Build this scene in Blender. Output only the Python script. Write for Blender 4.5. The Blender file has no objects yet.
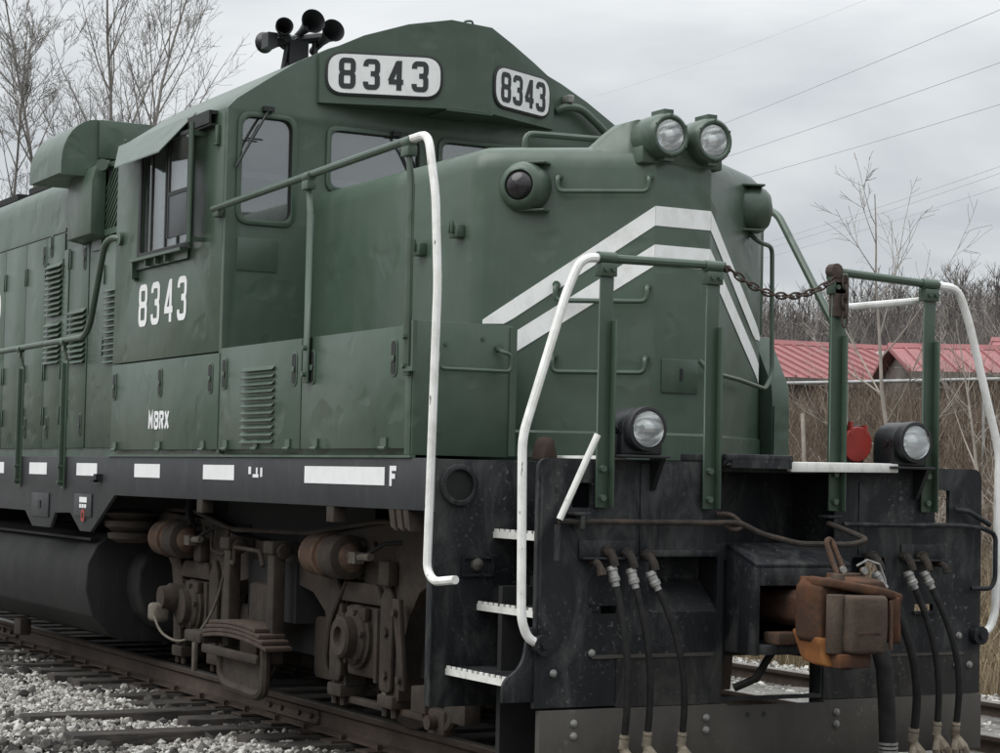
import bpy, bmesh, math, random
import numpy as np
from mathutils import Vector, Matrix
from mathutils.geometry import tessellate_polygon

random.seed(7)
scene = bpy.context.scene
COL = scene.collection
rad = math.radians

# ------------------------------------------------------------------ camera
cam_d = bpy.data.cameras.new('camera')
cam = bpy.data.objects.new('camera', cam_d)
COL.objects.link(cam)
F_ = Vector((-0.87726524, 0.47800501, 0.04378264))
R_ = Vector((0.47918781, 0.87744252, 0.02176409))
U_ = Vector((0.0280134, -0.04007299, 0.99880399))
cam.matrix_world = Matrix(((R_.x, U_.x, -F_.x, 8.48468), (R_.y, U_.y, -F_.y, -6.21299),
                           (R_.z, U_.z, -F_.z, 1.48317), (0, 0, 0, 1)))
cam_d.sensor_fit = 'HORIZONTAL'
cam_d.sensor_width = 36.0
cam_d.lens = 2058.536 / 1000 * 36.0
cam_d.shift_y = 0.0114
cam_d.clip_start = 0.1
cam_d.clip_end = 3000
scene.camera = cam

# ------------------------------------------------------------------ sky and light
SUN_EL, SUN_AZ = 52.0, 262.0      # degrees; azimuth counter-clockwise from +X
world = bpy.data.worlds.new('World')
scene.world = world
world.use_nodes = True
nt = world.node_tree
nt.nodes.clear()
wo = nt.nodes.new('ShaderNodeOutputWorld')
sky = nt.nodes.new('ShaderNodeTexSky')
sky.sky_type = 'NISHITA'
sky.sun_disc = False
sky.sun_elevation = rad(SUN_EL)
sky.sun_rotation = rad(90 - SUN_AZ)
bg1 = nt.nodes.new('ShaderNodeBackground')
bg1.inputs[1].default_value = 0.08
nt.links.new(sky.outputs[0], bg1.inputs[0])
# cloud deck: flat grey layer with soft lumps, brighter towards the zenith as an overcast sky is
tc = nt.nodes.new('ShaderNodeTexCoord')
sep = nt.nodes.new('ShaderNodeSeparateXYZ')
nt.links.new(tc.outputs['Generated'], sep.inputs[0])


def wmath(op, a, b=None):
    n = nt.nodes.new('ShaderNodeMath')
    n.operation = op
    for i, v in enumerate((a, b)):
        if v is None:
            continue
        if isinstance(v, (int, float)):
            n.inputs[i].default_value = v
        else:
            nt.links.new(v, n.inputs[i])
    return n.outputs[0]


zc = wmath('MAXIMUM', sep.outputs[2], 0.0)
den = wmath('ADD', zc, 0.16)
comb = nt.nodes.new('ShaderNodeCombineXYZ')
nt.links.new(wmath('DIVIDE', sep.outputs[0], den), comb.inputs[0])
nt.links.new(wmath('DIVIDE', sep.outputs[1], den), comb.inputs[1])
noi = nt.nodes.new('ShaderNodeTexNoise')
noi.inputs['Scale'].default_value = 1.3
noi.inputs['Detail'].default_value = 5
noi.inputs['Roughness'].default_value = 0.5
noi.inputs['Distortion'].default_value = 0.4
nt.links.new(comb.outputs[0], noi.inputs['Vector'])
ramp = nt.nodes.new('ShaderNodeValToRGB')
ramp.color_ramp.elements[0].position = 0.36
ramp.color_ramp.elements[0].color = (0.43, 0.46, 0.49, 1)
ramp.color_ramp.elements[1].position = 0.63
ramp.color_ramp.elements[1].color = (0.66, 0.68, 0.69, 1)
nt.links.new(noi.outputs[0], ramp.inputs[0])
bg2 = nt.nodes.new('ShaderNodeBackground')
nt.links.new(ramp.outputs[0], bg2.inputs[0])
nt.links.new(wmath('ADD', wmath('MULTIPLY', wmath('POWER', zc, 1.6), 2.6), 0.96), bg2.inputs[1])
mx = nt.nodes.new('ShaderNodeMixShader')
mx.inputs[0].default_value = 0.95
nt.links.new(bg1.outputs[0], mx.inputs[1])
nt.links.new(bg2.outputs[0], mx.inputs[2])
nt.links.new(mx.outputs[0], wo.inputs[0])

sun_d = bpy.data.lights.new('sun', 'SUN')
sun_d.energy = 1.5
sun_d.angle = rad(50)
sun_d.color = (1.0, 0.97, 0.93)
sun = bpy.data.objects.new('sun', sun_d)
COL.objects.link(sun)
sdir = Vector((math.cos(rad(SUN_AZ)) * math.cos(rad(SUN_EL)), math.sin(rad(SUN_AZ)) * math.cos(rad(SUN_EL)), math.sin(rad(SUN_EL))))
sun.rotation_euler = sdir.to_track_quat('Z', 'Y').to_euler()
sun.location = sdir * 60

scene.view_settings.view_transform = 'Standard'
scene.view_settings.look = 'None'
scene.view_settings.exposure = 0.2
scene.view_settings.gamma = 1.0
scene.view_settings.use_curve_mapping = False
scene.render.engine = 'CYCLES'
scene.cycles.max_bounces = 8
scene.cycles.transparent_max_bounces = 12


# ------------------------------------------------------------------ materials
def new_mat(name):
    m = bpy.data.materials.new(name)
    m.use_nodes = True
    t = m.node_tree
    b = t.nodes['Principled BSDF']
    return m, t, b


class N:
    """tiny node-graph helper"""
    def __init__(s, t):
        s.t = t
        s.co = t.nodes.new('ShaderNodeTexCoord').outputs['Object']

    def link(s, a, b):
        s.t.links.new(a, b)

    def mapping(s, scale=(1, 1, 1)):
        n = s.t.nodes.new('ShaderNodeMapping')
        n.inputs['Scale'].default_value = scale
        s.link(s.co, n.inputs['Vector'])
        return n.outputs[0]

    def noise(s, scale, detail=4, rough=0.55, vec=None, dist=0.0):
        n = s.t.nodes.new('ShaderNodeTexNoise')
        n.inputs['Scale'].default_value = scale
        n.inputs['Detail'].default_value = detail
        n.inputs['Roughness'].default_value = rough
        n.inputs['Distortion'].default_value = dist
        s.link(vec if vec is not None else s.co, n.inputs['Vector'])
        return n.outputs[0]

    def ramp(s, fac, *stops):
        n = s.t.nodes.new('ShaderNodeValToRGB')
        e = n.color_ramp.elements
        while len(e) < len(stops):
            e.new(0.5)
        for el, (p, c) in zip(e, stops):
            el.position = p
            el.color = (c, c, c, 1) if isinstance(c, (int, float)) else tuple(c) + (1,)
        s.link(fac, n.inputs[0])
        return n.outputs[0]

    def mix(s, fac, a, b, mode='MIX'):
        n = s.t.nodes.new('ShaderNodeMix')
        n.data_type = 'RGBA'
        n.blend_type = mode
        for sock, v in ((n.inputs[0], fac), (n.inputs[6], a), (n.inputs[7], b)):
            if isinstance(v, (int, float)):
                sock.default_value = v
            elif isinstance(v, tuple):
                sock.default_value = v + (1,)
            else:
                s.link(v, sock)
        return n.outputs[2]

    def math(s, op, a, b=0.0):
        n = s.t.nodes.new('ShaderNodeMath')
        n.operation = op
        for i, v in enumerate((a, b)):
            if isinstance(v, (int, float)):
                n.inputs[i].default_value = v
            else:
                s.link(v, n.inputs[i])
        return n.outputs[0]

    def bump(s, h, strength, dist, b):
        n = s.t.nodes.new('ShaderNodeBump')
        n.inputs['Strength'].default_value = strength
        n.inputs['Distance'].default_value = dist
        s.link(h, n.inputs['Height'])
        s.link(n.outputs[0], b.inputs['Normal'])


def paint(name, c1, c2, rough=(0.36, 0.55), grime=(0.10, 0.095, 0.08), grime_amt=0.5, chips=0.0, chip_col=(0.3, 0.3, 0.29), wave=0.12, fade=0.0, rust=0.0, dents=0.0):
    m, t, b = new_mat(name)
    n = N(t)
    base = n.mix(n.ramp(n.noise(1.3, 5), (0.35, 0.0), (0.7, 1.0)), c1, c2)
    if fade:
        # chalky faded areas and darker touched-up patches
        fd = n.ramp(n.noise(0.8, 6, 0.62, dist=0.6), (0.46, 0.0), (0.66, 1.0))
        base = n.mix(n.math('MULTIPLY', fd, fade), base, tuple(v * 1.75 + 0.012 for v in c2))
        tp = n.ramp(n.noise(1.9, 3, 0.5), (0.60, 0.0), (0.64, 1.0))
        base = n.mix(n.math('MULTIPLY', tp, 0.22), base, tuple(v * 0.72 for v in c1))
    streak = n.ramp(n.noise(1.0, 5, 0.6, n.mapping((7, 7, 0.55))), (0.50, 0.0), (0.80, 1.0))
    patch = n.ramp(n.noise(0.9, 6, 0.65), (0.42, 0.0), (0.75, 1.0))
    g = n.math('MULTIPLY', n.math('MULTIPLY', streak, patch), grime_amt)
    base = n.mix(g, base, grime)
    fine = n.ramp(n.noise(2.0, 4, 0.6, n.mapping((22, 22, 0.8))), (0.58, 0.0), (0.74, 1.0))
    base = n.mix(n.math('MULTIPLY', fine, 0.30 * grime_amt), base, grime)
    speck = n.ramp(n.noise(55, 3, 0.7), (0.60, 0.0), (0.72, 1.0))
    base = n.mix(n.math('MULTIPLY', speck, 0.30 * grime_amt), base, grime)
    if rust:
        rs = n.ramp(n.noise(17, 5, 0.7, n.mapping((1, 1, 0.55))), (0.695, 0.0), (0.72, 1.0))
        base = n.mix(n.math('MULTIPLY', rs, rust), base, (0.075, 0.038, 0.022))
    if chips:
        ch = n.ramp(n.noise(36, 5, 0.68, dist=0.4), (0.585, 0.0), (0.65, 1.0))
        loc = n.ramp(n.noise(2.0, 5, 0.65), (0.47, 0.0), (0.62, 1.0))
        base = n.mix(n.math('MULTIPLY', n.math('MULTIPLY', ch, loc), chips), base, chip_col)
        smear = n.ramp(n.noise(5.5, 6, 0.7, n.mapping((1, 1, 0.45)), 0.8), (0.47, 0.0), (0.66, 1.0))
        base = n.mix(n.math('MULTIPLY', smear, chips * 0.85), base, tuple(v * 0.42 for v in chip_col))
    n.link(base, b.inputs['Base Color'])
    r = n.math('ADD', n.math('MULTIPLY', n.noise(3.5, 5, 0.6), rough[1] - rough[0]), rough[0])
    n.link(n.math('ADD', r, n.math('MULTIPLY', g, 0.25)), b.inputs['Roughness'])
    h = n.math('ADD', n.math('MULTIPLY', n.noise(2.2, 2), 1.0), n.math('MULTIPLY', n.noise(90, 2), 0.025))
    if dents:
        h = n.math('ADD', h, n.math('MULTIPLY', n.ramp(n.noise(3.1, 2, 0.4), (0.60, 0.0), (0.78, 1.0)), dents))
    n.bump(h, wave, 0.12, b)
    return m


def rusty(name, c1, c2, c3, rough=0.85, scale=9, bump=0.35):
    m, t, b = new_mat(name)
    n = N(t)
    a = n.mix(n.ramp(n.noise(scale, 6, 0.65), (0.35, 0.0), (0.65, 1.0)), c1, c2)
    a = n.mix(n.ramp(n.noise(scale * 0.4, 5, 0.6, dist=0.5), (0.50, 0.0), (0.68, 1.0)), a, c3)
    a = n.mix(n.math('MULTIPLY', n.ramp(n.noise(scale * 6, 3), (0.4, 0.0), (0.7, 1.0)), 0.35), a, tuple(v * 0.45 for v in c1))
    n.link(a, b.inputs['Base Color'])
    b.inputs['Roughness'].default_value = rough
    b.inputs['Specular IOR Level'].default_value = 0.25
    n.bump(n.noise(scale * 5, 4, 0.7), bump, 0.01, b)
    return m


def plain(name, c, rough=0.5, metal=0.0, var=0.15, scale=12, spec=0.5):
    m, t, b = new_mat(name)
    n = N(t)
    a = n.mix(n.ramp(n.noise(scale, 5), (0.3, 0.0), (0.7, 1.0)), tuple(v * (1 - var) for v in c), tuple(min(1, v * (1 + var)) for v in c))
    n.link(a, b.inputs['Base Color'])
    b.inputs['Roughness'].default_value = rough
    b.inputs['Metallic'].default_value = metal
    b.inputs['Specular IOR Level'].default_value = spec
    return m


def white_worn(name, c, rust_pos, dirt=0.5):
    m, t, b = new_mat(name)
    n = N(t)
    base = n.mix(n.math('MULTIPLY', n.ramp(n.noise(9, 6, 0.65, n.mapping((1.3, 1.3, 0.9))), (0.45, 0.0), (0.8, 1.0)), dirt), c, (0.33, 0.31, 0.27))
    ch = n.ramp(n.noise(26, 5, 0.65, n.mapping((1.6, 1.6, 0.35))), (rust_pos, 0.0), (rust_pos + 0.03, 1.0))
    base = n.mix(ch, base, (0.06, 0.045, 0.035))
    n.link(base, b.inputs['Base Color'])
    b.inputs['Roughness'].default_value = 0.5
    return m


def glass_mat(name, dust=0.22, gloss=0.2, tint=(0.75, 0.8, 0.8)):
    m = bpy.data.materials.new(name)
    m.use_nodes = True
    t = m.node_tree
    t.nodes.clear()
    n = N(t)
    out = t.nodes.new('ShaderNodeOutputMaterial')
    tr = t.nodes.new('ShaderNodeBsdfTransparent')
    tr.inputs[0].default_value = tint + (1,)
    gl = t.nodes.new('ShaderNodeBsdfGlossy')
    gl.inputs['Roughness'].default_value = 0.03
    gl.inputs[0].default_value = (0.9, 0.92, 0.94, 1)
    df = t.nodes.new('ShaderNodeBsdfDiffuse')
    df.inputs[0].default_value = (0.35, 0.35, 0.33, 1)
    lw = t.nodes.new('ShaderNodeLayerWeight')
    lw.inputs[0].default_value = 0.35
    m1 = t.nodes.new('ShaderNodeMixShader')
    n.link(n.math('MULTIPLY', n.noise(2.5, 5), dust * 2), m1.inputs[0])
    n.link(tr.outputs[0], m1.inputs[1])
    n.link(df.outputs[0], m1.inputs[2])
    m2 = t.nodes.new('ShaderNodeMixShader')
    n.link(n.math('ADD', n.math('MULTIPLY', lw.outputs['Fresnel'], 0.7), gloss), m2.inputs[0])
    n.link(m1.outputs[0], m2.inputs[1])
    n.link(gl.outputs[0], m2.inputs[2])
    n.link(m2.outputs[0], out.inputs[0])
    return m


def stone_mat(name, stops, bump=0.4):
    m, t, b = new_mat(name)
    n = N(t)
    g = t.nodes.new('ShaderNodeNewGeometry')
    c = n.ramp(g.outputs['Random Per Island'], *stops)
    c = n.mix(n.math('MULTIPLY', n.ramp(n.noise(40, 4), (0.45, 0.0), (0.75, 1.0)), 0.3), c, (0.10, 0.09, 0.08))
    n.link(c, b.inputs['Base Color'])
    b.inputs['Roughness'].default_value = 0.9
    b.inputs['Specular IOR Level'].default_value = 0.2
    return m


MAT = {}
MAT['green'] = paint('locomotive_green', (0.045, 0.073, 0.051), (0.055, 0.086, 0.061), rough=(0.27, 0.42), grime=(0.10, 0.115, 0.095), grime_amt=0.75, wave=0.13, fade=0.20, rust=0.6, dents=-0.8)
MAT['black'] = paint('frame_black', (0.006, 0.0075, 0.010), (0.012, 0.0135, 0.016), rough=(0.45, 0.65), grime=(0.060, 0.055, 0.048), grime_amt=0.9, chips=0.6, chip_col=(0.20, 0.20, 0.19), wave=0.10)
MAT['plow'] = paint('plow_dusty_black', (0.038, 0.035, 0.031), (0.072, 0.064, 0.053), rough=(0.6, 0.8), grime=(0.10, 0.09, 0.075), grime_amt=0.8, chips=0.35, chip_col=(0.2, 0.19, 0.17), wave=0.10)
MAT['dusty'] = paint('pilot_dusty_black', (0.011, 0.012, 0.013), (0.022, 0.021, 0.020), rough=(0.5, 0.7), grime=(0.075, 0.068, 0.058), grime_amt=0.9, chips=0.55, chip_col=(0.19, 0.18, 0.165), wave=0.10)
MAT['sill'] = paint('sill_black', (0.020, 0.022, 0.025), (0.028, 0.030, 0.033), rough=(0.42, 0.6), grime=(0.085, 0.082, 0.076), grime_amt=0.6, chips=0.10, wave=0.08)
for k_ in ('black', 'dusty'):
    MAT[k_].node_tree.nodes['Principled BSDF'].inputs['Specular IOR Level'].default_value = 0.32
MAT['truck'] = rusty('truck_grime', (0.031, 0.025, 0.021), (0.056, 0.045, 0.036), (0.045, 0.031, 0.023), scale=5)
MAT['truckpale'] = rusty('truck_grime_pale', (0.12, 0.105, 0.085), (0.17, 0.15, 0.125), (0.09, 0.075, 0.06), scale=12)
MAT['dark'] = plain('underbody_dark', (0.012, 0.012, 0.012), 0.85)
MAT['rust'] = rusty('coupler_rust', (0.082, 0.038, 0.021), (0.040, 0.026, 0.020), (0.135, 0.056, 0.023), scale=6)
MAT['rustbright'] = rusty('coupler_rust_bright', (0.20, 0.078, 0.022), (0.12, 0.05, 0.024), (0.28, 0.13, 0.035), scale=6)
MAT['rustgrey'] = rusty('knuckle_rust', (0.080, 0.060, 0.046), (0.060, 0.042, 0.032), (0.10, 0.075, 0.058), scale=9)
MAT['cylrust'] = rusty('cylinder_rust', (0.055, 0.037, 0.028), (0.10, 0.058, 0.038), (0.18, 0.125, 0.085), scale=7)
MAT['white'] = white_worn('handrail_white', (0.80, 0.80, 0.77), 0.655, 0.65)
MAT['whitestep'] = white_worn('step_white', (0.72, 0.72, 0.68), 0.66, 0.7)
MAT['stripe'] = white_worn('stripe_white', (0.86, 0.87, 0.85), 0.73, 0.35)
MAT['decal'] = white_worn('decal_white', (0.78, 0.79, 0.79), 0.76, 0.18)
MAT['board'] = white_worn('number_board_white', (0.76, 0.77, 0.76), 0.72, 0.3)
MAT['ink'] = plain('number_ink', (0.022, 0.024, 0.026), 0.6)
MAT['gasket'] = plain('black_gasket', (0.010, 0.012, 0.011), 0.55)
MAT['hole_shade'] = plain('hole_shade_black', (0.003, 0.003, 0.004), 0.9, spec=0.05)  # near-black that paints the shade inside the pilot hole
MAT['glass'] = glass_mat('cab_glass', dust=0.13, gloss=0.14)
MAT['cover'] = glass_mat('lamp_cover', dust=0.03, gloss=0.06, tint=(0.95, 0.96, 0.96))
MAT['chrome'] = plain('lamp_reflector', (0.85, 0.85, 0.83), 0.12, 1.0, 0.05)
MAT['marker'] = plain('marker_glass_dark', (0.02, 0.018, 0.02), 0.12, 0.0)
MAT['lampblack'] = plain('lamp_black', (0.011, 0.012, 0.014), 0.42)
MAT['rubber'] = plain('hose_rubber', (0.013, 0.0125, 0.012), 0.78, 0, 0.5, 20, 0.3)
MAT['fitting'] = plain('fitting_zinc', (0.27, 0.265, 0.25), 0.5, 0.4, 0.35, 30)
MAT['gladhand'] = rusty('gladhand_tan', (0.20, 0.17, 0.13), (0.30, 0.26, 0.20), (0.14, 0.11, 0.08), scale=20)
MAT['red'] = plain('red_paint', (0.30, 0.030, 0.022), 0.45, 0, 0.15, 8)
MAT['brake'] = rusty('brake_pipe_rust', (0.06, 0.042, 0.032), (0.12, 0.065, 0.04), (0.04, 0.034, 0.03), scale=14)
MAT['cock'] = rusty('cock_dark', (0.030, 0.026, 0.023), (0.05, 0.042, 0.036), (0.075, 0.055, 0.042), scale=20)
MAT['leaf'] = rusty('spring_leaf_rust', (0.05, 0.037, 0.030), (0.085, 0.060, 0.047), (0.062, 0.04, 0.03), scale=11)
MAT['brownblock'] = rusty('brown_dirt', (0.030, 0.020, 0.016), (0.045, 0.030, 0.022), (0.022, 0.016, 0.014), scale=12)
MAT['horn'] = plain('horn_black', (0.016, 0.016, 0.018), 0.45, 0, 0.3)
MAT['interior'] = plain('cab_interior', (0.42, 0.45, 0.42), 0.7)
MAT['cabinet'] = plain('cab_cabinet', (0.07, 0.08, 0.08), 0.6)
MAT['steelplate'] = plain('grey_panel', (0.055, 0.062, 0.066), 0.5)
MAT['blind'] = plain('window_blind', (0.42, 0.43, 0.42), 0.8)
MAT['tank'] = paint('tank_black', (0.0045, 0.0045, 0.005), (0.008, 0.0078, 0.0075), rough=(0.6, 0.85), grime=(0.065, 0.06, 0.055), grime_amt=0.8, wave=0.12)
MAT['railside'] = rusty('rail_rust', (0.060, 0.045, 0.036), (0.085, 0.063, 0.050), (0.05, 0.038, 0.032), scale=6)
MAT['railtop'] = plain('rail_head', (0.22, 0.20, 0.18), 0.35, 0.7, 0.2)
def tie_wood():
    m, t, b = new_mat('tie_wood')
    n = N(t)
    g = n.noise(6, 6, 0.7, n.mapping((9, 0.7, 9)), 0.3)
    c = n.mix(n.ramp(g, (0.35, 0.0), (0.68, 1.0)), (0.024, 0.020, 0.018), (0.085, 0.073, 0.062))
    c = n.mix(n.ramp(n.noise(3, 5, 0.6), (0.45, 0.0), (0.65, 1.0)), c, (0.020, 0.017, 0.016))
    n.link(c, b.inputs['Base Color'])
    b.inputs['Roughness'].default_value = 0.9
    n.bump(g, 0.7, 0.02, b)
    return m


MAT['tie'] = tie_wood()
MAT['chain'] = rusty('chain_steel', (0.06, 0.045, 0.04), (0.10, 0.075, 0.06), (0.05, 0.04, 0.035), scale=30)
MAT['stone'] = stone_mat('ballast_stone', ((0.0, (0.11, 0.10, 0.088)), (0.22, (0.26, 0.245, 0.22)), (0.5, (0.44, 0.425, 0.39)), (0.78, (0.64, 0.625, 0.59)), (1.0, (0.18, 0.165, 0.145))))
MAT['stonedark'] = stone_mat('ballast_stone_oily', ((0.0, (0.03, 0.028, 0.026)), (0.5, (0.07, 0.065, 0.06)), (0.9, (0.12, 0.115, 0.105)), (1.0, (0.22, 0.21, 0.2))))
MAT['bed'] = rusty('ballast_bed', (0.15, 0.14, 0.125), (0.26, 0.25, 0.23), (0.085, 0.078, 0.07), scale=14, bump=1.0)
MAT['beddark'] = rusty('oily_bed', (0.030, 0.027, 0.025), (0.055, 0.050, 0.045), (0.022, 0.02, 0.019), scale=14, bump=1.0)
MAT['soil'] = rusty('field_soil', (0.115, 0.095, 0.075), (0.15, 0.125, 0.098), (0.09, 0.076, 0.062), scale=1.2, bump=0.6)
MAT['bark'] = rusty('bark_grey', (0.18, 0.168, 0.155), (0.25, 0.235, 0.215), (0.15, 0.14, 0.128), scale=6)
MAT['barkbrown'] = rusty('bark_brown', (0.105, 0.085, 0.070), (0.16, 0.135, 0.112), (0.085, 0.068, 0.056), scale=4)
MAT['twig'] = plain('pale_twig', (0.30, 0.27, 0.235), 0.9, 0, 0.3, 3, 0.1)
MAT['straw'] = stone_mat('dry_grass', ((0.0, (0.19, 0.145, 0.09)), (0.4, (0.30, 0.235, 0.15)), (0.8, (0.40, 0.325, 0.215)), (1.0, (0.15, 0.11, 0.075))))
MAT['brush'] = stone_mat('brown_brush', ((0.0, (0.085, 0.062, 0.047)), (0.5, (0.145, 0.108, 0.08)), (0.85, (0.21, 0.165, 0.125)), (1.0, (0.30, 0.26, 0.21))))
MAT['wood'] = stone_mat('hazy_bare_wood', ((0.0, (0.095, 0.085, 0.081)), (0.5, (0.15, 0.135, 0.127)), (1.0, (0.22, 0.20, 0.187))))  # greyed and lightened: distance haze is put into the colour
MAT['roofred'] = plain('roof_red', (0.25, 0.085, 0.086), 0.6, 0, 0.18, 0.8)
MAT['wall'] = plain('building_wall', (0.13, 0.118, 0.105), 0.85, 0, 0.15, 0.9)
MAT['wallwhite'] = plain('building_trim', (0.62, 0.62, 0.60), 0.7, 0, 0.1, 2)
MAT['galv'] = plain('galvanised_pipe', (0.36, 0.36, 0.35), 0.5, 0.4, 0.2, 6)
MAT['wire'] = plain('cable', (0.45, 0.46, 0.48), 0.6)


# ------------------------------------------------------------------ mesh helpers
def roundpath(pts, r, n=4, closed=False):
    """round the corners of a polyline (2D or 3D)"""
    P = [Vector(p) for p in pts]
    out = []
    k = len(P)
    for i, p in enumerate(P):
        if not closed and i in (0, k - 1):
            out.append(p)
            continue
        a, b = P[i - 1], P[(i + 1) % k]
        da, db = (a - p), (b - p)
        rr = r[i] if isinstance(r, (list, tuple)) else r
        la = min(rr, da.length * 0.48, db.length * 0.48)
        if la < 1e-5:
            out.append(p)
            continue
        s, e = p + da.normalized() * la, p + db.normalized() * la
        for j in range(n + 1):
            t = j / n
            out.append((1 - t) ** 2 * s + 2 * t * (1 - t) * p + t * t * e)
    return out


def rrect(u0, v0, u1, v1, r, n=5):
    return [tuple(p) for p in roundpath([(u0, v0), (u1, v0), (u1, v1), (u0, v1)], r, n, True)]


AX = {'X': lambda a, b, d: (d, a, b), 'Y': lambda a, b, d: (a, d, b), 'Z': lambda a, b, d: (a, b, d)}


class MB:
    def __init__(s):
        s.v, s.f = [], []

    def add(s, vs, fs):
        o = len(s.v)
        s.v += [tuple(v) for v in vs]
        s.f += [tuple(i + o for i in f) for f in fs]
        return s

    def box(s, x0, x1, y0, y1, z0, z1):
        return s.add([(x, y, z) for x in (x0, x1) for y in (y0, y1) for z in (z0, z1)],
                     [(0, 1, 3, 2), (4, 6, 7, 5), (0, 4, 5, 1), (2, 3, 7, 6), (0, 2, 6, 4), (1, 5, 7, 3)])

    def hexa(s, p):
        """8 points: bottom loop 0-3, top loop 4-7"""
        return s.add(p, [(3, 2, 1, 0), (4, 5, 6, 7), (0, 1, 5, 4), (1, 2, 6, 5), (2, 3, 7, 6), (3, 0, 4, 7)])

    def prism(s, poly, axis, d0, d1, holes=(), fn=None):
        """poly (2D) extruded along an axis between d0 and d1; holes are 2D loops; fn maps (a,b,d) to 3D"""
        fn = fn or AX[axis]
        loops = [list(poly)] + [list(h) for h in holes]
        tri = tessellate_polygon([[Vector((p[0], p[1], 0)) for p in l] for l in loops])
        flat = [p for l in loops for p in l]
        n = len(flat)
        vs = [fn(p[0], p[1], d0) for p in flat] + [fn(p[0], p[1], d1) for p in flat]
        fs = [tuple(t) for t in tri] + [tuple(i + n for i in reversed(t)) for t in tri]
        o = 0
        for l in loops:
            k = len(l)
            for i in range(k):
                j = (i + 1) % k
                fs.append((o + i, o + j, o + j + n, o + i + n))
            o += k
        return s.add(vs, fs)

    def tube(s, path, r, seg=10, caps=True):
        P = [Vector(p) for p in path]
        rs = list(r) if isinstance(r, (list, tuple)) else [r] * len(P)
        vs, fs = [], []
        up = None
        for i, p in enumerate(P):
            t = (P[min(i + 1, len(P) - 1)] - P[max(i - 1, 0)])
            t = t.normalized() if t.length > 1e-9 else Vector((0, 0, 1))
            if up is None:
                up = t.orthogonal().normalized()
            else:
                up = (up - t * up.dot(t))
                up = up.normalized() if up.length > 1e-6 else t.orthogonal().normalized()
            w = t.cross(up)
            for j in range(seg):
                a = 2 * math.pi * j / seg
                vs.append(p + (up * math.cos(a) + w * math.sin(a)) * rs[i])
        for i in range(len(P) - 1):
            for j in range(seg):
                k = (j + 1) % seg
                fs.append((i * seg + j, i * seg + k, (i + 1) * seg + k, (i + 1) * seg + j))
        if caps:
            fs.append(tuple(reversed(range(seg))))
            fs.append(tuple(range((len(P) - 1) * seg, len(P) * seg)))
        return s.add(vs, fs)

    def cyl(s, p0, p1, r0, r1=None, seg=20, caps=True):
        return s.tube([p0, p1], [r0, r0 if r1 is None else r1], seg, caps)

    def lathe(s, origin, axis, prof, seg=24, caps=True):
        """prof: (distance along axis, radius)"""
        o, a = Vector(origin), Vector(axis).normalized()
        u = a.orthogonal().normalized()
        w = a.cross(u)
        vs, fs = [], []
        for d, r in prof:
            for j in range(seg):
                t = 2 * math.pi * j / seg
                vs.append(o + a * d + (u * math.cos(t) + w * math.sin(t)) * max(r, 1e-4))
        for i in range(len(prof) - 1):
            for j in range(seg):
                k = (j + 1) % seg
                fs.append((i * seg + j, i * seg + k, (i + 1) * seg + k, (i + 1) * seg + j))
        if caps:
            fs.append(tuple(reversed(range(seg))))
            fs.append(tuple(range((len(prof) - 1) * seg, len(prof) * seg)))
        return s.add(vs, fs)

    def mesh(s, name, mat, bevel=0.0, bseg=2, angle=35, fix=True):
        me = bpy.data.meshes.new(name)
        me.from_pydata(s.v, [], s.f)
        if fix:
            bm = bmesh.new()
            bm.from_mesh(me)
            bmesh.ops.remove_doubles(bm, verts=bm.verts, dist=1e-5)
            bmesh.ops.dissolve_limit(bm, angle_limit=rad(1), verts=bm.verts, edges=bm.edges)
            bmesh.ops.recalc_face_normals(bm, faces=bm.faces)
            if bevel:
                ed = [e for e in bm.edges if len(e.link_faces) == 2 and e.calc_face_angle(0) > rad(28)]
                bmesh.ops.bevel(bm, geom=ed, offset=bevel, segments=bseg, profile=0.5, affect='EDGES', clamp_overlap=True)
            bm.to_mesh(me)
            bm.free()
        me.shade_smooth()
        me.set_sharp_from_angle(angle=rad(angle))
        me.materials.append(MAT[mat] if isinstance(mat, str) else mat)
        return me

    def build(s, name, mat, parent=None, **kw):
        return link(name, s.mesh(name, mat, **kw), parent)


def link(name, me, parent=None, loc=None, rot=None):
    o = bpy.data.objects.new(name, me)
    COL.objects.link(o)
    if parent is not None:
        o.parent = parent
    if loc is not None:
        o.location = loc
    if rot is not None:
        o.rotation_euler = rot
    return o


def rough_cast(o, amt=0.006, cuts=3, scale=14.0):
    """break up the flat faces of a casting"""
    from mathutils import noise
    bm = bmesh.new()
    bm.from_mesh(o.data)
    bmesh.ops.triangulate(bm, faces=[f for f in bm.faces if len(f.verts) > 4])
    long = [e for e in bm.edges if e.calc_length() > 0.03]
    bmesh.ops.subdivide_edges(bm, edges=long, cuts=cuts, use_grid_fill=True)
    bm.normal_update()
    for v_ in bm.verts:
        k = noise.noise(v_.co * scale) + 0.5 * noise.noise(v_.co * scale * 2.7)
        v_.co += v_.normal * (k * amt)
    bm.to_mesh(o.data)
    bm.free()
    o.data.set_sharp_from_angle(angle=rad(50))
    return o


def tag(o, label=None, cat=None, group=None, kind=None):
    for k, v in (('label', label), ('category', cat), ('group', group), ('kind', kind)):
        if v:
            o[k] = v
    return o


def empty(name, loc, label, cat, group=None):
    o = bpy.data.objects.new(name, None)
    COL.objects.link(o)
    o.location = loc
    o.empty_display_size = 0.3
    return tag(o, label, cat, group)


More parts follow.
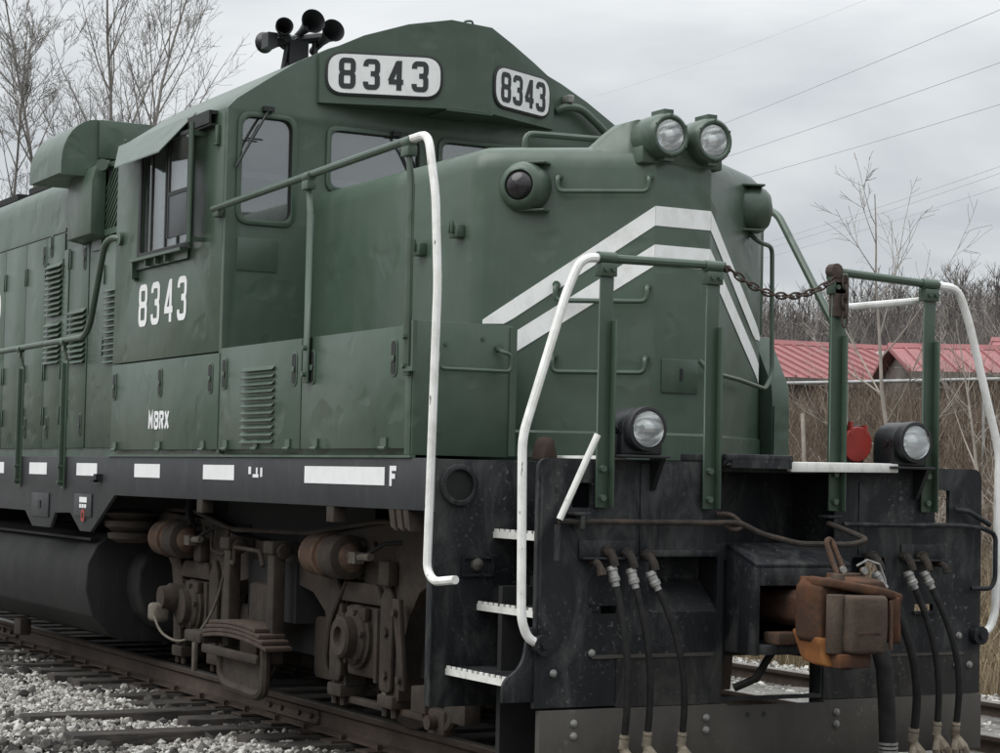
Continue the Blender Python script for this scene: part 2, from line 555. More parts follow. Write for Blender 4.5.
# stroke lettering: polylines in a unit box, drawn as mitred ribbons
GL = {
    '8': [([(0.12, 1), (0.88, 1), (1, 0.9), (1, 0.63), (0.86, 0.52), (0.14, 0.52), (0, 0.63), (0, 0.9)], True),
          ([(0.14, 0.52), (0.86, 0.52), (1, 0.42), (1, 0.1), (0.88, 0), (0.12, 0), (0, 0.1), (0, 0.42)], True)],
    '3': [([(0, 0.80), (0, 0.9), (0.14, 1), (0.86, 1), (1, 0.9), (1, 0.63), (0.84, 0.525), (0.42, 0.525)], False),
          ([(0.80, 0.525), (0.86, 0.5), (1, 0.40), (1, 0.1), (0.86, 0), (0.14, 0), (0, 0.1), (0, 0.21)], False)],
    '4': [([(0.78, -0.08), (0.78, 1.08)], False), ([(0.70, 1.02), (0.02, 0.27)], False), ([(-0.10, 0.25), (1.14, 0.25)], False)],
    'M': [([(0, -0.06), (0, 1), (0.5, 0.35), (1, 1), (1, -0.06)], False)],
    'B': [([(0, 0), (0, 1), (0.75, 1), (1, 0.88), (1, 0.64), (0.78, 0.52), (0, 0.52)], False), ([(0.7, 0.52), (1, 0.40), (1, 0.12), (0.75, 0), (0, 0)], False)],
    'R': [([(0, -0.08), (0, 1), (0.75, 1), (1, 0.88), (1, 0.62), (0.75, 0.5), (0, 0.5)], False), ([(0.5, 0.5), (1, -0.08)], False)],
    'X': [([(0, -0.06), (1, 1.06)], False), ([(0, 1.06), (1, -0.06)], False)],
    'F': [([(0, -0.08), (0, 1), (1.05, 1)], False), ([(0.05, 0.52), (0.85, 0.52)], False)],
}


def ribbon(mb, pts, closed, w, fn, d, th):
    P = [Vector((p[0], p[1])) for p in pts]
    k = len(P)
    L, Rr = [], []
    for i, p in enumerate(P):
        a = P[i - 1] if (closed or i > 0) else None
        b = P[(i + 1) % k] if (closed or i < k - 1) else None
        d1 = (p - a).normalized() if a is not None else (b - p).normalized()
        d2 = (b - p).normalized() if b is not None else d1
        n1, n2 = Vector((-d1.y, d1.x)), Vector((-d2.y, d2.x))
        m = (n1 + n2)
        m = m.normalized() if m.length > 1e-6 else n1
        c = max(0.45, m.dot(n1))
        L.append(p + m * (w / 2 / c))
        Rr.append(p - m * (w / 2 / c))
    n = len(P)
    vs = [fn(q.x, q.y, d) for q in L] + [fn(q.x, q.y, d) for q in Rr] + [fn(q.x, q.y, d + th) for q in L] + [fn(q.x, q.y, d + th) for q in Rr]
    fs = []
    for i in range(n if closed else n - 1):
        j = (i + 1) % n
        fs += [(i, j, n + j, n + i), (2 * n + i, 3 * n + i, 3 * n + j, 2 * n + j), (i, 2 * n + i, 2 * n + j, j), (n + i, n + j, 3 * n + j, 3 * n + i)]
    if not closed:
        for i in (0, n - 1):
            fs.append((i, n + i, 3 * n + i, 2 * n + i))
    mb.add(vs, fs)


def glyph(ch, u, v, w, h, sw, fn, name, mat, parent, rnd=0.0, d=0.0, th=0.0025):
    mb = MB()
    for i, (pl, cl) in enumerate(GL[ch]):
        q = [(u + p[0] * w, v + p[1] * h) for p in pl]
        if rnd:
            q = roundpath(q, rnd, 4, cl)
        ribbon(mb, q, cl, sw, fn, d + 0.0006 * i, th)
    return mb.build(name, mat, parent, fix=False)


# ------------------------------------------------------------------ ground
g = MB()
g.add([(-900, -500, -0.75), (200, -500, -0.75), (200, 900, -0.75), (-900, 900, -0.75)], [(0, 1, 2, 3)])
tag(g.build('ground', 'soil', fix=False), kind='structure')


def bed_mesh():
    """raised stone bed under both tracks, gently lumpy"""
    xs = np.arange(-46, 12.01, 0.4)
    ys = np.concatenate([np.arange(-9, -1.6, 0.35), np.arange(-1.6, 6.6, 0.25), np.arange(6.6, 12.1, 0.5)])
    rs = np.random.RandomState(3)
    v = []
    for x in xs:
        for y in ys:
            z = -0.30
            if y < -1.5:
                z -= min(0.25, (-1.5 - y) * 0.055)
            if y > 5.8:
                z -= min(0.40, (y - 5.8) * 0.20)
            if 1.3 < y < 2.9:
                z -= 0.05
            v.append((x, y, z + rs.uniform(-0.02, 0.02)))
    k = len(ys)
    f = [(i * k + j, (i + 1) * k + j, (i + 1) * k + j + 1, i * k + j + 1) for i in range(len(xs) - 1) for j in range(k - 1)]
    me = bpy.data.meshes.new('railway_bed')
    me.from_pydata(v, [], f)
    me.shade_smooth()
    me.materials.append(MAT['bed'])
    me.materials.append(MAT['beddark'])
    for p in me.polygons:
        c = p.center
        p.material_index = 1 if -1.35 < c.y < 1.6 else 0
    return me


tag(link('railway_bed', bed_mesh()), kind='structure')

# stones: a few base shapes, thousands of copies joined into one heap
ICO = None


def ico():
    bm = bmesh.new()
    bmesh.ops.create_icosphere(bm, subdivisions=1, radius=1.0)
    v = np.array([x.co[:] for x in bm.verts])
    f = np.array([[q.index for q in t.verts] for t in bm.faces])
    bm.free()
    return v, f


ICO = ico()


def stones(name, pts, smin, smax, mat, seed, flat=0.7):
    rs = np.random.RandomState(seed)
    v0, f0 = ICO
    n = len(pts)
    pts = np.array(pts)
    sc = smin + (smax - smin) * rs.rand(n) ** 2.2
    V = np.repeat(v0[None], n, 0) * (1 + rs.uniform(-0.28, 0.28, (n, len(v0), 1)))
    V *= (sc[:, None] * np.stack([rs.uniform(0.7, 1.3, n), rs.uniform(0.7, 1.3, n), flat * rs.uniform(0.7, 1.25, n)], 1))[:, None, :]
    q = rs.normal(size=(n, 4))
    q /= np.linalg.norm(q, axis=1)[:, None]
    w, x, y, z = q.T
    Rm = np.stack([1 - 2 * (y * y + z * z), 2 * (x * y - z * w), 2 * (x * z + y * w), 2 * (x * y + z * w), 1 - 2 * (x * x + z * z), 2 * (y * z - x * w),
                   2 * (x * z - y * w), 2 * (y * z + x * w), 1 - 2 * (x * x + y * y)], 1).reshape(n, 3, 3)
    V = np.einsum('nij,nkj->nki', Rm, V) + pts[:, None, :]
    Fa = (f0[None] + (np.arange(n) * len(v0))[:, None, None]).reshape(-1, 3)
    me = bpy.data.meshes.new(name)
    me.from_pydata(V.reshape(-1, 3).tolist(), [], Fa.tolist())
    me.materials.append(MAT[mat])
    return tag(link(name, me), kind='stuff')


def scatter(n, x0, x1, y0, y1, zf, seed, keep=None):
    rs = np.random.RandomState(seed)
    out = []
    for x, y, u in zip(rs.uniform(x0, x1, n), rs.uniform(y0, y1, n), rs.rand(n)):
        if keep is None or keep(x, y, u):
            out.append((x, y, zf(x, y) + 0.03 * u))
    return out


def zs_near(x, y):
    return -0.262 - max(0.0, (-1.5 - y)) * 0.04 + 0.02 * math.sin(x * 2.1 + y * 3) + 0.015 * math.sin(x * 5 - y * 4)


def seen(x, y):
    return y > -2.91 - 0.2676 * (x + 3.64) - 0.5


def bare(x, y, u):
    """dark patches where the pale stone is thin"""
    return math.sin(x * 1.3 + 1.2 * y) + math.sin(x * 0.7 - y * 2.3 + 1) > -1.0 - 2.0 * (u - 0.6)


p = scatter(74000, -13, -1.2, -3.6, -0.85, zs_near, 11, lambda x, y, u: seen(x, y) and bare(x, y, u) and (y < -1.25 or (u * 7.3) % 1.0 < (-0.75 - y) / 0.5 * 0.8))
st = stones('ballast', p, 0.009, 0.026, 'stone', 1)
tag(st, 'pale crushed stone ballast beside the near rail', 'ballast')
p = scatter(3600, -13, -1.2, -3.6, -1.0, lambda x, y: zs_near(x, y) + 0.008, 21, lambda x, y, u: seen(x, y))
st = stones('coarse_ballast', p, 0.016, 0.040, 'stone', 6)
tag(st, 'coarser pale stones lying on the ballast beside the near rail', 'ballast')
p = scatter(6500, -12, -1.2, -3.4, -0.85, lambda x, y: zs_near(x, y) + 0.012, 12, lambda x, y, u: seen(x, y) and (u < (0.34 if (x > -6 and y < -1.7) else 0.15) or not bare(x, y, 0.62) or (y > -1.2 and u < 0.5)))
st = stones('dark_stones', p, 0.02, 0.06, 'stonedark', 2)
tag(st, 'larger dark oily stones strewn over the pale ballast', 'stones')
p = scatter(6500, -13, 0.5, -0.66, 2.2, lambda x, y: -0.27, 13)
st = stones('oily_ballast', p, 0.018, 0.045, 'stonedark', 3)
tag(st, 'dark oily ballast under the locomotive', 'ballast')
p = scatter(22000, -10, 1.0, 2.2, 6.2, lambda x, y: -0.34, 14)
st = stones('far_ballast', p, 0.012, 0.036, 'stone', 4)
tag(st, 'pale ballast around the second track beyond the locomotive', 'ballast')

# ------------------------------------------------------------------ tracks
RAIL = [(-0.076, -0.172), (0.076, -0.172), (0.076, -0.160), (0.020, -0.142), (0.010, -0.128), (0.009, -0.055), (0.030, -0.042), (0.036, -0.036),
        (0.036, -0.008), (0.028, 0.0), (-0.028, 0.0), (-0.036, -0.008), (-0.036, -0.036), (-0.030, -0.042), (-0.009, -0.055), (-0.010, -0.128), (-0.020, -0.142), (-0.076, -0.160)]


def make_track(cy, cz, label, x0, x1, seed, long_ties):
    rr = random.Random(seed)
    root = empty('railway_track', (0, cy, cz), label, 'track')
    for s in (-1, 1):
        yc = s * 0.7535
        r = MB().prism([(a + yc, b) for a, b in RAIL], 'X', x0, x1).build('rail', 'railside', root)
        r.data.materials.append(MAT['railtop'])
        for pl in r.data.polygons:
            if pl.normal.z > 0.7 and pl.center.z > -0.012:
                pl.material_index = 1
    tm = [MB().prism([(-0.115, -0.18), (0.115, -0.18), (0.115, 0.0), (-0.115, 0.0)], 'Y', -1.3, 1.3).mesh('tie', 'tie', bevel=0.012),
          MB().prism([(-0.115, -0.18), (0.115, -0.18), (0.115, 0.0), (-0.115, 0.0)], 'Y', -2.3, 1.3).mesh('tie', 'tie', bevel=0.012)]
    pm = MB().box(-0.09, 0.09, -0.18, 0.18, 0.0, 0.014).mesh('tie_plate', 'railside')
    sm = MB().box(-0.009, 0.009, -0.009, 0.009, 0, 0.035).box(-0.018, 0.018, -0.012, 0.022, 0.035, 0.05).mesh('spike', 'railside')
    x = x0 + 0.3
    i = 0
    while x < x1 - 0.2:
        lt = long_ties and rr.random() < 0.35
        link('tie', tm[1 if lt else 0], root, (x, rr.uniform(-0.08, 0.08), -0.186 + rr.uniform(-0.01, 0.0)), (0, rr.uniform(-0.02, 0.02), rr.uniform(-0.02, 0.02)))
        if -13 < x < 1:
            for s in (-1, 1):
                link('tie_plate', pm, root, (x, s * 0.7535, -0.187))
                link('spike', sm, root, (x + rr.choice((-0.05, 0.05)), s * 0.7535 - 0.095, -0.185))
        x += 0.52 + rr.uniform(-0.04, 0.05)
        i += 1
    return root


tr1 = make_track(0.0, 0.0, 'near rusty track carrying the green locomotive', -34, 6, 5, True)
make_track(4.17, -0.17, 'second track running beyond the locomotive', -34, 6, 9, False)
# bolted joint bar on the near rail
jb = MB().prism([(-0.7535 - 0.045, -0.135), (-0.7535 - 0.010, -0.128), (-0.7535 - 0.009, -0.055), (-0.7535 - 0.034, -0.048), (-0.7535 - 0.022, -0.09)], 'X', -4.75, -3.85)
jb = jb.build('joint_bar', 'railside', tr1)
for xx in (-4.65, -4.45, -4.15, -3.95):
    MB().cyl((xx, -0.775, -0.09), (xx, -0.80, -0.09), 0.02, seg=6).build('bolt', 'railside', jb)
jb2 = MB().prism([(-0.7535 - 0.045, -0.135), (-0.7535 - 0.010, -0.128), (-0.7535 - 0.009, -0.055), (-0.7535 - 0.034, -0.048), (-0.7535 - 0.022, -0.09)], 'X', -12.0, -11.0)
jb2 = jb2.build('joint_bar', 'railside', tr1)
for xx in (-11.85, -11.6, -11.4, -11.15):
    MB().cyl((xx, -0.775, -0.09), (xx, -0.81, -0.09), 0.024, seg=6).build('bolt', 'railside', jb2)

# ================================================================== locomotive
LOCO = empty('locomotive', (0, 0, 0), 'dark green diesel locomotive numbered 8343 standing on the near track', 'locomotive')
W = 1.558


SPLIT = {'weld_strip', 'jack_pad', 'pocket_back', 'cover_bolt', 'bolt_hole', 'bolt', 'slot_lip', 'wear_strip', 'sill_teeth', 'sash_bar', 'truck_bolster', 'hose_clamp',
         'coil_spring', 'roof_walk', 'tank_hanger', 'cover_hinge', 'pin_end', 'recess_side', 'headlight_lug', 'latch_slot', 'control_stand', 'draft_pocket', 'sander_bracket', 'brake_beam', 'push_rod', 'spring_seat', 'case_latch', 'journal_lug', 'knuckle_wear'}


def pieces(mb):
    """the separate pieces of a mesh builder"""
    par = list(range(len(mb.v)))

    def find(a):
        while par[a] != a:
            par[a] = par[par[a]]
            a = par[a]
        return a
    for f in mb.f:
        r = find(f[0])
        for i in f[1:]:
            par[find(i)] = r
    groups = {}
    for f in mb.f:
        groups.setdefault(find(f[0]), []).append(f)
    out = []
    for fs in groups.values():
        ids = sorted({i for f in fs for i in f})
        m = {a: i for i, a in enumerate(ids)}
        n = MB()
        n.v = [mb.v[i] for i in ids]
        n.f = [tuple(m[i] for i in f) for f in fs]
        out.append(n)
    return out


def P(mb, name, mat, parent=LOCO, label=None, **kw):
    if name in SPLIT:
        for q in pieces(mb)[1:]:
            q.build(name, mat, parent, **kw)
        mb = pieces(mb)[0]
    o = mb.build(name, mat, parent, **kw)
    if label:
        o['label'] = label
    return o


# ---- underframe: side sills, deck, centre sill
SILL = [(-16.6, 1.577), (-0.745, 1.577), (-0.745, 1.31), (-5.80, 1.30), (-6.34, 1.02), (-6.59, 1.02), (-6.85, 1.15), (-7.25, 1.14), (-7.37, 1.02),
        (-7.87, 1.02), (-8.09, 1.14), (-16.6, 1.14)]
for s, nm in ((-1, 'near'), (1, 'far')):
    sill = P(MB().prism(SILL, 'Y', s * W, s * (W - 0.03)), 'side_sill', 'sill', bevel=0.004)
    if s < 0:
        SIDE = sill
deck = MB().box(-16.6, -0.83, -W + 0.031, W - 0.031, 1.54, 1.574)
deck.box(-0.83, -0.03, -0.86, 0.86, 1.54, 1.574)
P(deck, 'deck', 'black')
P(MB().box(-16.4, -0.4, -0.45, 0.45, 0.95, 1.539), 'centre_sill', 'dark')
P(MB().box(-5.95, -0.985, -W - 0.012, -W + 0.02, 1.578, 1.592), 'sill_lip', 'green')
P(MB().box(-7.87, -7.40, -W - 0.012, -W - 0.001, 1.10, 1.29).box(-6.72, -6.30, -W - 0.012, -W - 0.001, 1.13, 1.30), 'jack_pad', 'sill', SIDE, bevel=0.004)
P(MB().box(-7.66, -7.60, -W - 0.02, -W - 0.0125, 1.17, 1.23), 'jack_slot', 'gasket', SIDE)
MARK = [(-9.3, -8.76), (-7.99, -7.50), (-6.71, -6.21), (-5.36, -4.83), (-4.00, -3.46)]
for a, b in MARK:
    P(MB().box(a, b, -W - 0.0035, -W - 0.001, 1.435, 1.528), 'reflector_patch', 'decal', SIDE)
P(MB().box(-2.36, -1.30, -W - 0.0035, -W - 0.001, 1.432, 1.528), 'reflector_patch', 'decal', SIDE)
side_fn = lambda a, b, d: (a, -W - 0.001 - d, b)
glyph('F', -1.225, 1.437, 0.062, 0.085, 0.026, side_fn, 'letter_f', 'decal', SIDE)
# half worn-off stencil, warning sticker with its red oval
for i, (a, b, c_, d_) in enumerate(((-3.22, -3.18, 1.475, 1.52), (-3.15, -3.06, 1.455, 1.475), (-3.10, -3.075, 1.475, 1.515), (-3.03, -3.0, 1.46, 1.515))):
    P(MB().box(a, b, -W - 0.003, -W - 0.001, c_, d_), 'worn_stencil', 'decal', SIDE)
stk = P(MB().box(-6.58, -6.40, -W - 0.015, -W - 0.0125, 1.235, 1.275), 'warning_sticker', 'decal', SIDE)
for k in range(3):
    P(MB().box(-6.575 + k * 0.06, -6.53 + k * 0.06, -W - 0.0155, -W - 0.0125, 1.195, 1.222), 'sticker_text', 'decal', SIDE)
ov = roundpath([(-6.53, 1.09), (-6.45, 1.09), (-6.45, 1.185), (-6.53, 1.185)], 0.04, 4, True)
iv = roundpath([(-6.512, 1.115), (-6.468, 1.115), (-6.468, 1.16), (-6.512, 1.16)], 0.02, 4, True)
P(MB().prism([tuple(q) for q in ov], 'Y', -W - 0.0155, -W - 0.0125, [[tuple(q) for q in iv]]), 'red_oval', 'red', SIDE)
# small brackets and drips under the sill
for x in (-4.06, -2.0):
    P(MB().box(x - 0.05, x + 0.05, -W + 0.0, -W + 0.08, 1.22, 1.308), 'sill_bracket', 'truck', SIDE, bevel=0.006)
P(MB().box(-6.14, -6.08, -W - 0.05, -W - 0.001, 1.39, 1.45).box(-6.22, -6.08, -W - 0.05, -W - 0.038, 1.39, 1.405), 'sill_hook', 'black', SIDE)
nb = MB()
for k in range(3):
    nb.hexa([(-1.22 + k * 0.085, -W + 0.002, 1.22), (-1.16 + k * 0.085, -W + 0.002, 1.20), (-1.16 + k * 0.085, -W + 0.1, 1.20), (-1.22 + k * 0.085, -W + 0.1, 1.22),
             (-1.25 + k * 0.085, -W + 0.002, 1.309), (-1.19 + k * 0.085, -W + 0.002, 1.309), (-1.19 + k * 0.085, -W + 0.1, 1.309), (-1.25 + k * 0.085, -W + 0.1, 1.309)])
P(nb, 'sill_teeth', 'truck', SIDE)

# ---- cab
ROOF = [(1.558, 3.80), (1.50, 3.855), (1.3, 3.985), (1.09, 4.11), (0.88, 4.215), (0.67, 4.30), (0.45, 4.365), (0.22, 4.405), (0.0, 4.42)]
LEFT = [(-1.558, 3.80), (-1.50, 3.86), (-1.3, 4.0), (-1.09, 4.14), (-0.88, 4.25), (-0.67, 4.33), (-0.45, 4.385), (-0.22, 4.413), (0.0, 4.422)]
ROOF = LEFT + [(y, z) for y, z in ROOF[::-1][1:]]
XR, XF = -5.93, -3.74
wl = rrect(-5.38, 2.98, -4.40, 3.75, 0.03, 3)
cabside = MB().prism([(XR, 2.245), (XF - 0.05, 2.245), (XF - 0.05, 3.80), (XR, 3.80)], 'Y', -W, -W + 0.05, [wl])
CAB = P(cabside, 'cab_side', 'green', bevel=0.006)
far = MB().prism([(XR, 1.592), (XF - 0.05, 1.592), (XF - 0.05, 3.80), (XR, 3.80)], 'Y', W, W - 0.05, [wl])
CABF = P(far, 'cab_side', 'green')
front_out = [(-W + 0.001, 1.60), (W - 0.001, 1.60)] + [(y * 0.999, z) for y, z in ROOF[::-1]]
dw = rrect(-1.475, 3.075, -1.10, 3.765, 0.085, 6)
dwr = [(-y, z) for y, z in dw][::-1]
w1 = rrect(-0.86, 3.33, -0.19, 3.735, 0.07, 5)
w2 = rrect(-0.05, 3.33, 0.66, 3.735, 0.07, 5)
CABFRONT = P(MB().prism(front_out, 'X', XF, XF - 0.05, [dw, w1, w2, dwr]), 'cab_front', 'green', bevel=0.012, bseg=3)
P(MB().prism([(-W + 0.052, 1.60), (W - 0.052, 1.60)] + [(y * 0.96, z - 0.03) for y, z in ROOF[::-1]], 'X', XR + 0.002, XR + 0.05), 'cab_rear', 'green')
rf = MB()
inner = [(y * 0.97, z - 0.04) for y, z in ROOF]
rf.prism(ROOF + inner[::-1], 'X', XR - 0.02, XF - 0.052)
CABROOF = P(rf, 'cab_roof', 'green', bevel=0.008)
P(MB().box(XR + 0.06, XF - 0.06, -W + 0.06, W - 0.06, 2.20, 2.26), 'cab_floor', 'interior')
# lamp-lit nothing inside: console, seat back and rear cabinet break up the view through the glass
P(MB().box(-5.85, -5.5, -1.3, 1.2, 2.27, 3.48), 'rear_cabinet', 'cabinet', bevel=0.01)
P(MB().box(-4.3, -3.95, -1.0, -0.2, 2.27, 3.3).box(-4.25, -4.0, 0.1, 0.8, 2.27, 3.2), 'control_stand', 'cabinet', bevel=0.02)
seat = MB().box(-5.1, -4.6, -1.2, -0.75, 2.75, 2.85).box(-5.15, -5.05, -1.2, -0.75, 2.85, 3.4)
P(seat, 'seat', 'cabinet', bevel=0.03)
P(MB().box(XF - 0.6, XF - 0.2, -1.44, -0.15, 3.39, 3.43), 'sun_shelf', 'interior')


def pane(loop, x, name='window_pane'):
    o = P(MB().prism(loop, 'X', x, x - 0.006), name, 'glass', CABFRONT)
    return o


def gasket(loop, x, w=0.018, out=0.010, mat='gasket'):
    cx = sum(q[0] for q in loop) / len(loop)
    cz = sum(q[1] for q in loop) / len(loop)
    hx = max(q[0] for q in loop) - cx
    hz = max(q[1] for q in loop) - cz
    big = [(cx + (q[0] - cx) * (1 + w / hx), cz + (q[1] - cz) * (1 + w / hz)) for q in loop]
    small = [(cx + (q[0] - cx) * (1 - w / hx), cz + (q[1] - cz) * (1 - w / hz)) for q in loop]
    return P(MB().prism(big, 'X', x, x + out, [small]), 'window_gasket', mat, CABFRONT, bevel=0.004)


for lp in (dw, w1, w2, dwr):
    pane(lp, XF - 0.02)
    gasket(lp, XF + 0.001, 0.016, 0.014, 'green')
    gasket([(q[0], q[1]) for q in lp], XF - 0.012, 0.02, 0.010, 'gasket')
# wipers
wp = MB().tube([(XF + 0.04, -1.295, 3.80), (XF + 0.05, -1.37, 3.67), (XF + 0.035, -1.505, 3.42)], 0.009, 6).box(XF + 0.02, XF + 0.03, -1.43, -1.33, 3.60, 3.61)
wp.tube([(XF + 0.028, -1.36, 3.70), (XF + 0.028, -1.50, 3.42)], 0.007, 5).box(XF, XF + 0.05, -1.33, -1.26, 3.79, 3.82)
P(wp, 'wiper', 'gasket', CABFRONT)
wp = MB().tube([(XF + 0.04, -0.39, 3.74), (XF + 0.05, -0.30, 3.62), (XF + 0.03, -0.19, 3.40)], 0.009, 6).tube([(XF + 0.03, -0.31, 3.66), (XF + 0.028, -0.20, 3.42)], 0.007, 5)
wp.box(XF, XF + 0.05, -0.42, -0.36, 3.72, 3.75)
P(wp, 'wiper', 'gasket', CABFRONT)
# plate welded on the lower door, dents come from the material
P(MB().prism(rrect(-1.475, 2.765, -1.20, 2.975, 0.006, 2), 'X', XF + 0.001, XF + 0.007), 'door_plate', 'green', CABFRONT, bevel=0.002)
P(MB().tube(roundpath([(XF + 0.02, 0.84, 4.02), (XF + 0.06, 0.88, 4.045), (XF + 0.06, 1.0, 4.05), (XF + 0.06, 1.12, 3.97), (XF + 0.06, 1.53, 3.64)], 0.06), 0.028, 10), 'roof_conduit', 'green', CABFRONT)
P(MB().box(XF, XF + 0.09, 0.885, 0.935, 4.075, 4.13), 'conduit_clamp', 'fitting', CABFRONT, bevel=0.01)
P(MB().tube(roundpath([(XF + 0.22, -0.02, 4.45), (XF + 0.22, 0.0, 4.50), (XF + 0.22, 0.06, 4.51), (XF + 0.22, 0.07, 4.45)], 0.02), 0.008, 6), 'lift_eye', 'green', CABROOF)

# side window: dark frame, sliding panes, sill bar, wind wing, awning
fr = MB().prism(rrect(-5.42, 2.945, -4.36, 3.79, 0.03, 3), 'Y', -W - 0.012, -W - 0.001, [rrect(-5.36, 3.0, -4.42, 3.73, 0.02, 3)])
P(fr, 'side_window_frame', 'gasket', CAB, bevel=0.003)
for a, b in ((-5.36, -5.22), (-5.20, -4.93), (-4.90, -4.42)):
    P(MB().box(a, b, -W + 0.02, -W + 0.026, 3.0, 3.73), 'window_pane', 'glass', CAB)
sash = MB()
for x in (-5.21, -4.915, -4.67):
    sash.box(x - 0.014, x + 0.014, -W + 0.012, -W + 0.04, 2.99, 3.74)
P(sash, 'sash_bar', 'gasket', CAB)
P(MB().box(-5.30, -5.02, -W + 0.10, -W + 0.12, 2.98, 3.30), 'inner_blind', 'blind', CAB)
P(MB().box(-4.90, -4.50, -W + 0.12, -W + 0.13, 2.98, 3.72), 'inner_blind', 'blind', CAB)
sb = MB().box(-5.40, -4.36, -W - 0.075, -W - 0.013, 2.935, 2.955).box(-5.40, -4.36, -W - 0.022, -W - 0.013, 2.885, 2.935).box(-5.42, -5.40, -W - 0.05, -W - 0.002, 2.82, 2.955).box(-5.46, -5.40, -W - 0.03, -W - 0.002, 2.81, 2.83)
for x in (-5.1, -4.9, -4.7):
    sb.box(x - 0.008, x + 0.008, -W - 0.06, -W - 0.013, 2.89, 2.935)
P(sb, 'arm_rest', 'green', CAB)
wing = MB()
WX0, WX1, WY = -4.52, -4.12, -1.66
wing.box(WX0, WX0 + 0.025, WY - 0.012, WY + 0.012, 3.02, 3.70).box(WX1 - 0.025, WX1, WY - 0.012, WY + 0.012, 3.02, 3.70)
wing.box(WX0 + 0.025, WX1 - 0.025, WY - 0.012, WY + 0.012, 3.675, 3.70).box(WX0 + 0.025, WX1 - 0.025, WY - 0.012, WY + 0.012, 3.30, 3.325)
WING = P(wing, 'wind_wing', 'gasket', CAB)
P(MB().box(WX0 + 0.02, WX1 - 0.02, WY - 0.008, WY + 0.008, 3.02, 3.30), 'wing_panel', 'steelplate', CAB, bevel=0.003)
P(MB().box(WX0 + 0.02, WX1 - 0.02, WY - 0.004, WY + 0.004, 3.325, 3.675), 'wing_pane', 'glass', CAB)
P(MB().tube([(WX1 + 0.01, WY, 3.74), (WX1 + 0.01, WY, 2.96), (WX1 - 0.02, WY + 0.02, 2.94)], 0.018, 8).box(WX1 - 0.01, WX1 + 0.01, WY, -W, 3.66, 3.69).box(WX1 - 0.01, WX1 + 0.01, WY, -W, 2.97, 3.0), 'wing_post', 'green', CAB)
aw = MB().hexa([(-5.93, -1.56, 3.822), (-4.31, -1.56, 3.837), (-4.31, -1.81, 3.557), (-5.52, -1.72, 3.607),
                (-5.93, -1.56, 3.832), (-4.31, -1.56, 3.847), (-4.31, -1.81, 3.567), (-5.52, -1.72, 3.617)])
P(aw, 'awning', 'green', CAB)
tr = MB().box(-4.32, -3.92, -W - 0.05, -W - 0.001, 3.775, 3.80).box(-4.32, -3.92, -W - 0.06, -W - 0.045, 3.715, 3.80).box(-4.32, -3.92, -W - 0.05, -W - 0.001, 3.70, 3.715)
P(tr, 'awning_track', 'gasket', CAB)
P(MB().box(-3.90, -3.86, -W - 0.025, -W - 0.001, 3.58, 3.70).box(-3.92, -3.86, -W - 0.03, -W - 0.001, 3.57, 3.582), 'awning_catch', 'green', CAB, bevel=0.004)
# cab numbers
for ch, u in zip('8343', (-5.345, -5.085, -4.815, -4.555)):
    glyph(ch, u, 2.505, 0.130, 0.25, 0.044, side_fn, 'digit', 'decal', CAB, rnd=0.06)
# lower cab doors with recessed latches, hinges
LATCH = MB().prism(rrect(-0.042, -0.10, 0.042, 0.10, 0.038, 4), 'Y', -0.005, 0.0).mesh('latch', 'green', bevel=0.002)
LATCHH = MB().prism(rrect(-0.027, -0.085, 0.027, 0.088, 0.022, 3), 'Y', -0.0075, -0.0052).mesh('latch_slot', 'gasket')
LATCHB = MB().box(-0.008, 0.022, -0.016, -0.0076, -0.02, 0.012).mesh('latch_pin', 'green', bevel=0.002)
HINGE = MB().box(-0.035, 0.035, -0.012, 0, 0.0, 0.055).cyl((-0.04, -0.014, 0.0), (0.04, -0.014, 0.0), 0.011, seg=8).mesh('hinge', 'green')
STRIP = MB().box(-0.011, 0.011, -0.010, 0, -0.08, 0.08).mesh('hinge', 'green', bevel=0.002)


def latch(par, x, y, z):
    link('latch', LATCH, par, (x, y, z))
    link('latch_slot', LATCHH, par, (x, y, z))
    link('latch_pin', LATCHB, par, (x, y, z))


def slat_mesh(L, h=0.045, out=0.03):
    mb = MB()
    prof = [(0, 0), (-out, -h * 0.85), (-out + 0.006, -h), (-0.001, -h * 0.55), (0.0, -h * 0.2)]
    mb.prism([(a, b) for a, b in prof], 'X', -L / 2, L / 2, fn=lambda a, b, d: (d, a, b))
    return mb.mesh('louver_slat', 'green', bevel=0.003, bseg=1)


LB = P(MB().box(XR + 0.01, XF - 0.01, -W + 0.03, -0.97, 1.593, 2.235), 'cab_base', 'green')
cd = P(MB().box(XR + 0.02, XF - 0.02, -W - 0.006, -W + 0.029, 1.625, 2.235), 'cab_base_door', 'green', bevel=0.004)
for x in (-5.84, -4.86, -3.90):
    latch(cd, x, -W - 0.0065, 2.08)
for ch, u in zip('MBRX', (-5.06, -4.945, -4.84, -4.735)):
    glyph(ch, u, 1.775, 0.064, 0.10, 0.025, lambda a, b, d: (a, -W - 0.0072 - d, b), 'letter', 'decal', cd)
for x in (-5.78, -4.84, -4.0):
    link('hinge', HINGE, cd, (x, -W - 0.0065, 1.625))

# ---- number box under the cab brow
NX0, NY0, NX1, NY1 = -3.705, 0.95, -3.41, 0.15
NYR, NXR = 0.81, -3.715


BROW = [(-0.95, 4.205), (-0.67, 4.345), (-0.42, 4.425), (-0.15, 4.47), (0.15, 4.455), (0.37, 4.385), (0.59, 4.305), (0.81, 4.215)]


def lerp_tab(tab, y):
    for (ya, za), (yb, zb) in zip(tab, tab[1:]):
        if y <= yb:
            return za + (zb - za) * (max(y, ya) - ya) / (yb - ya)
    return tab[-1][1]


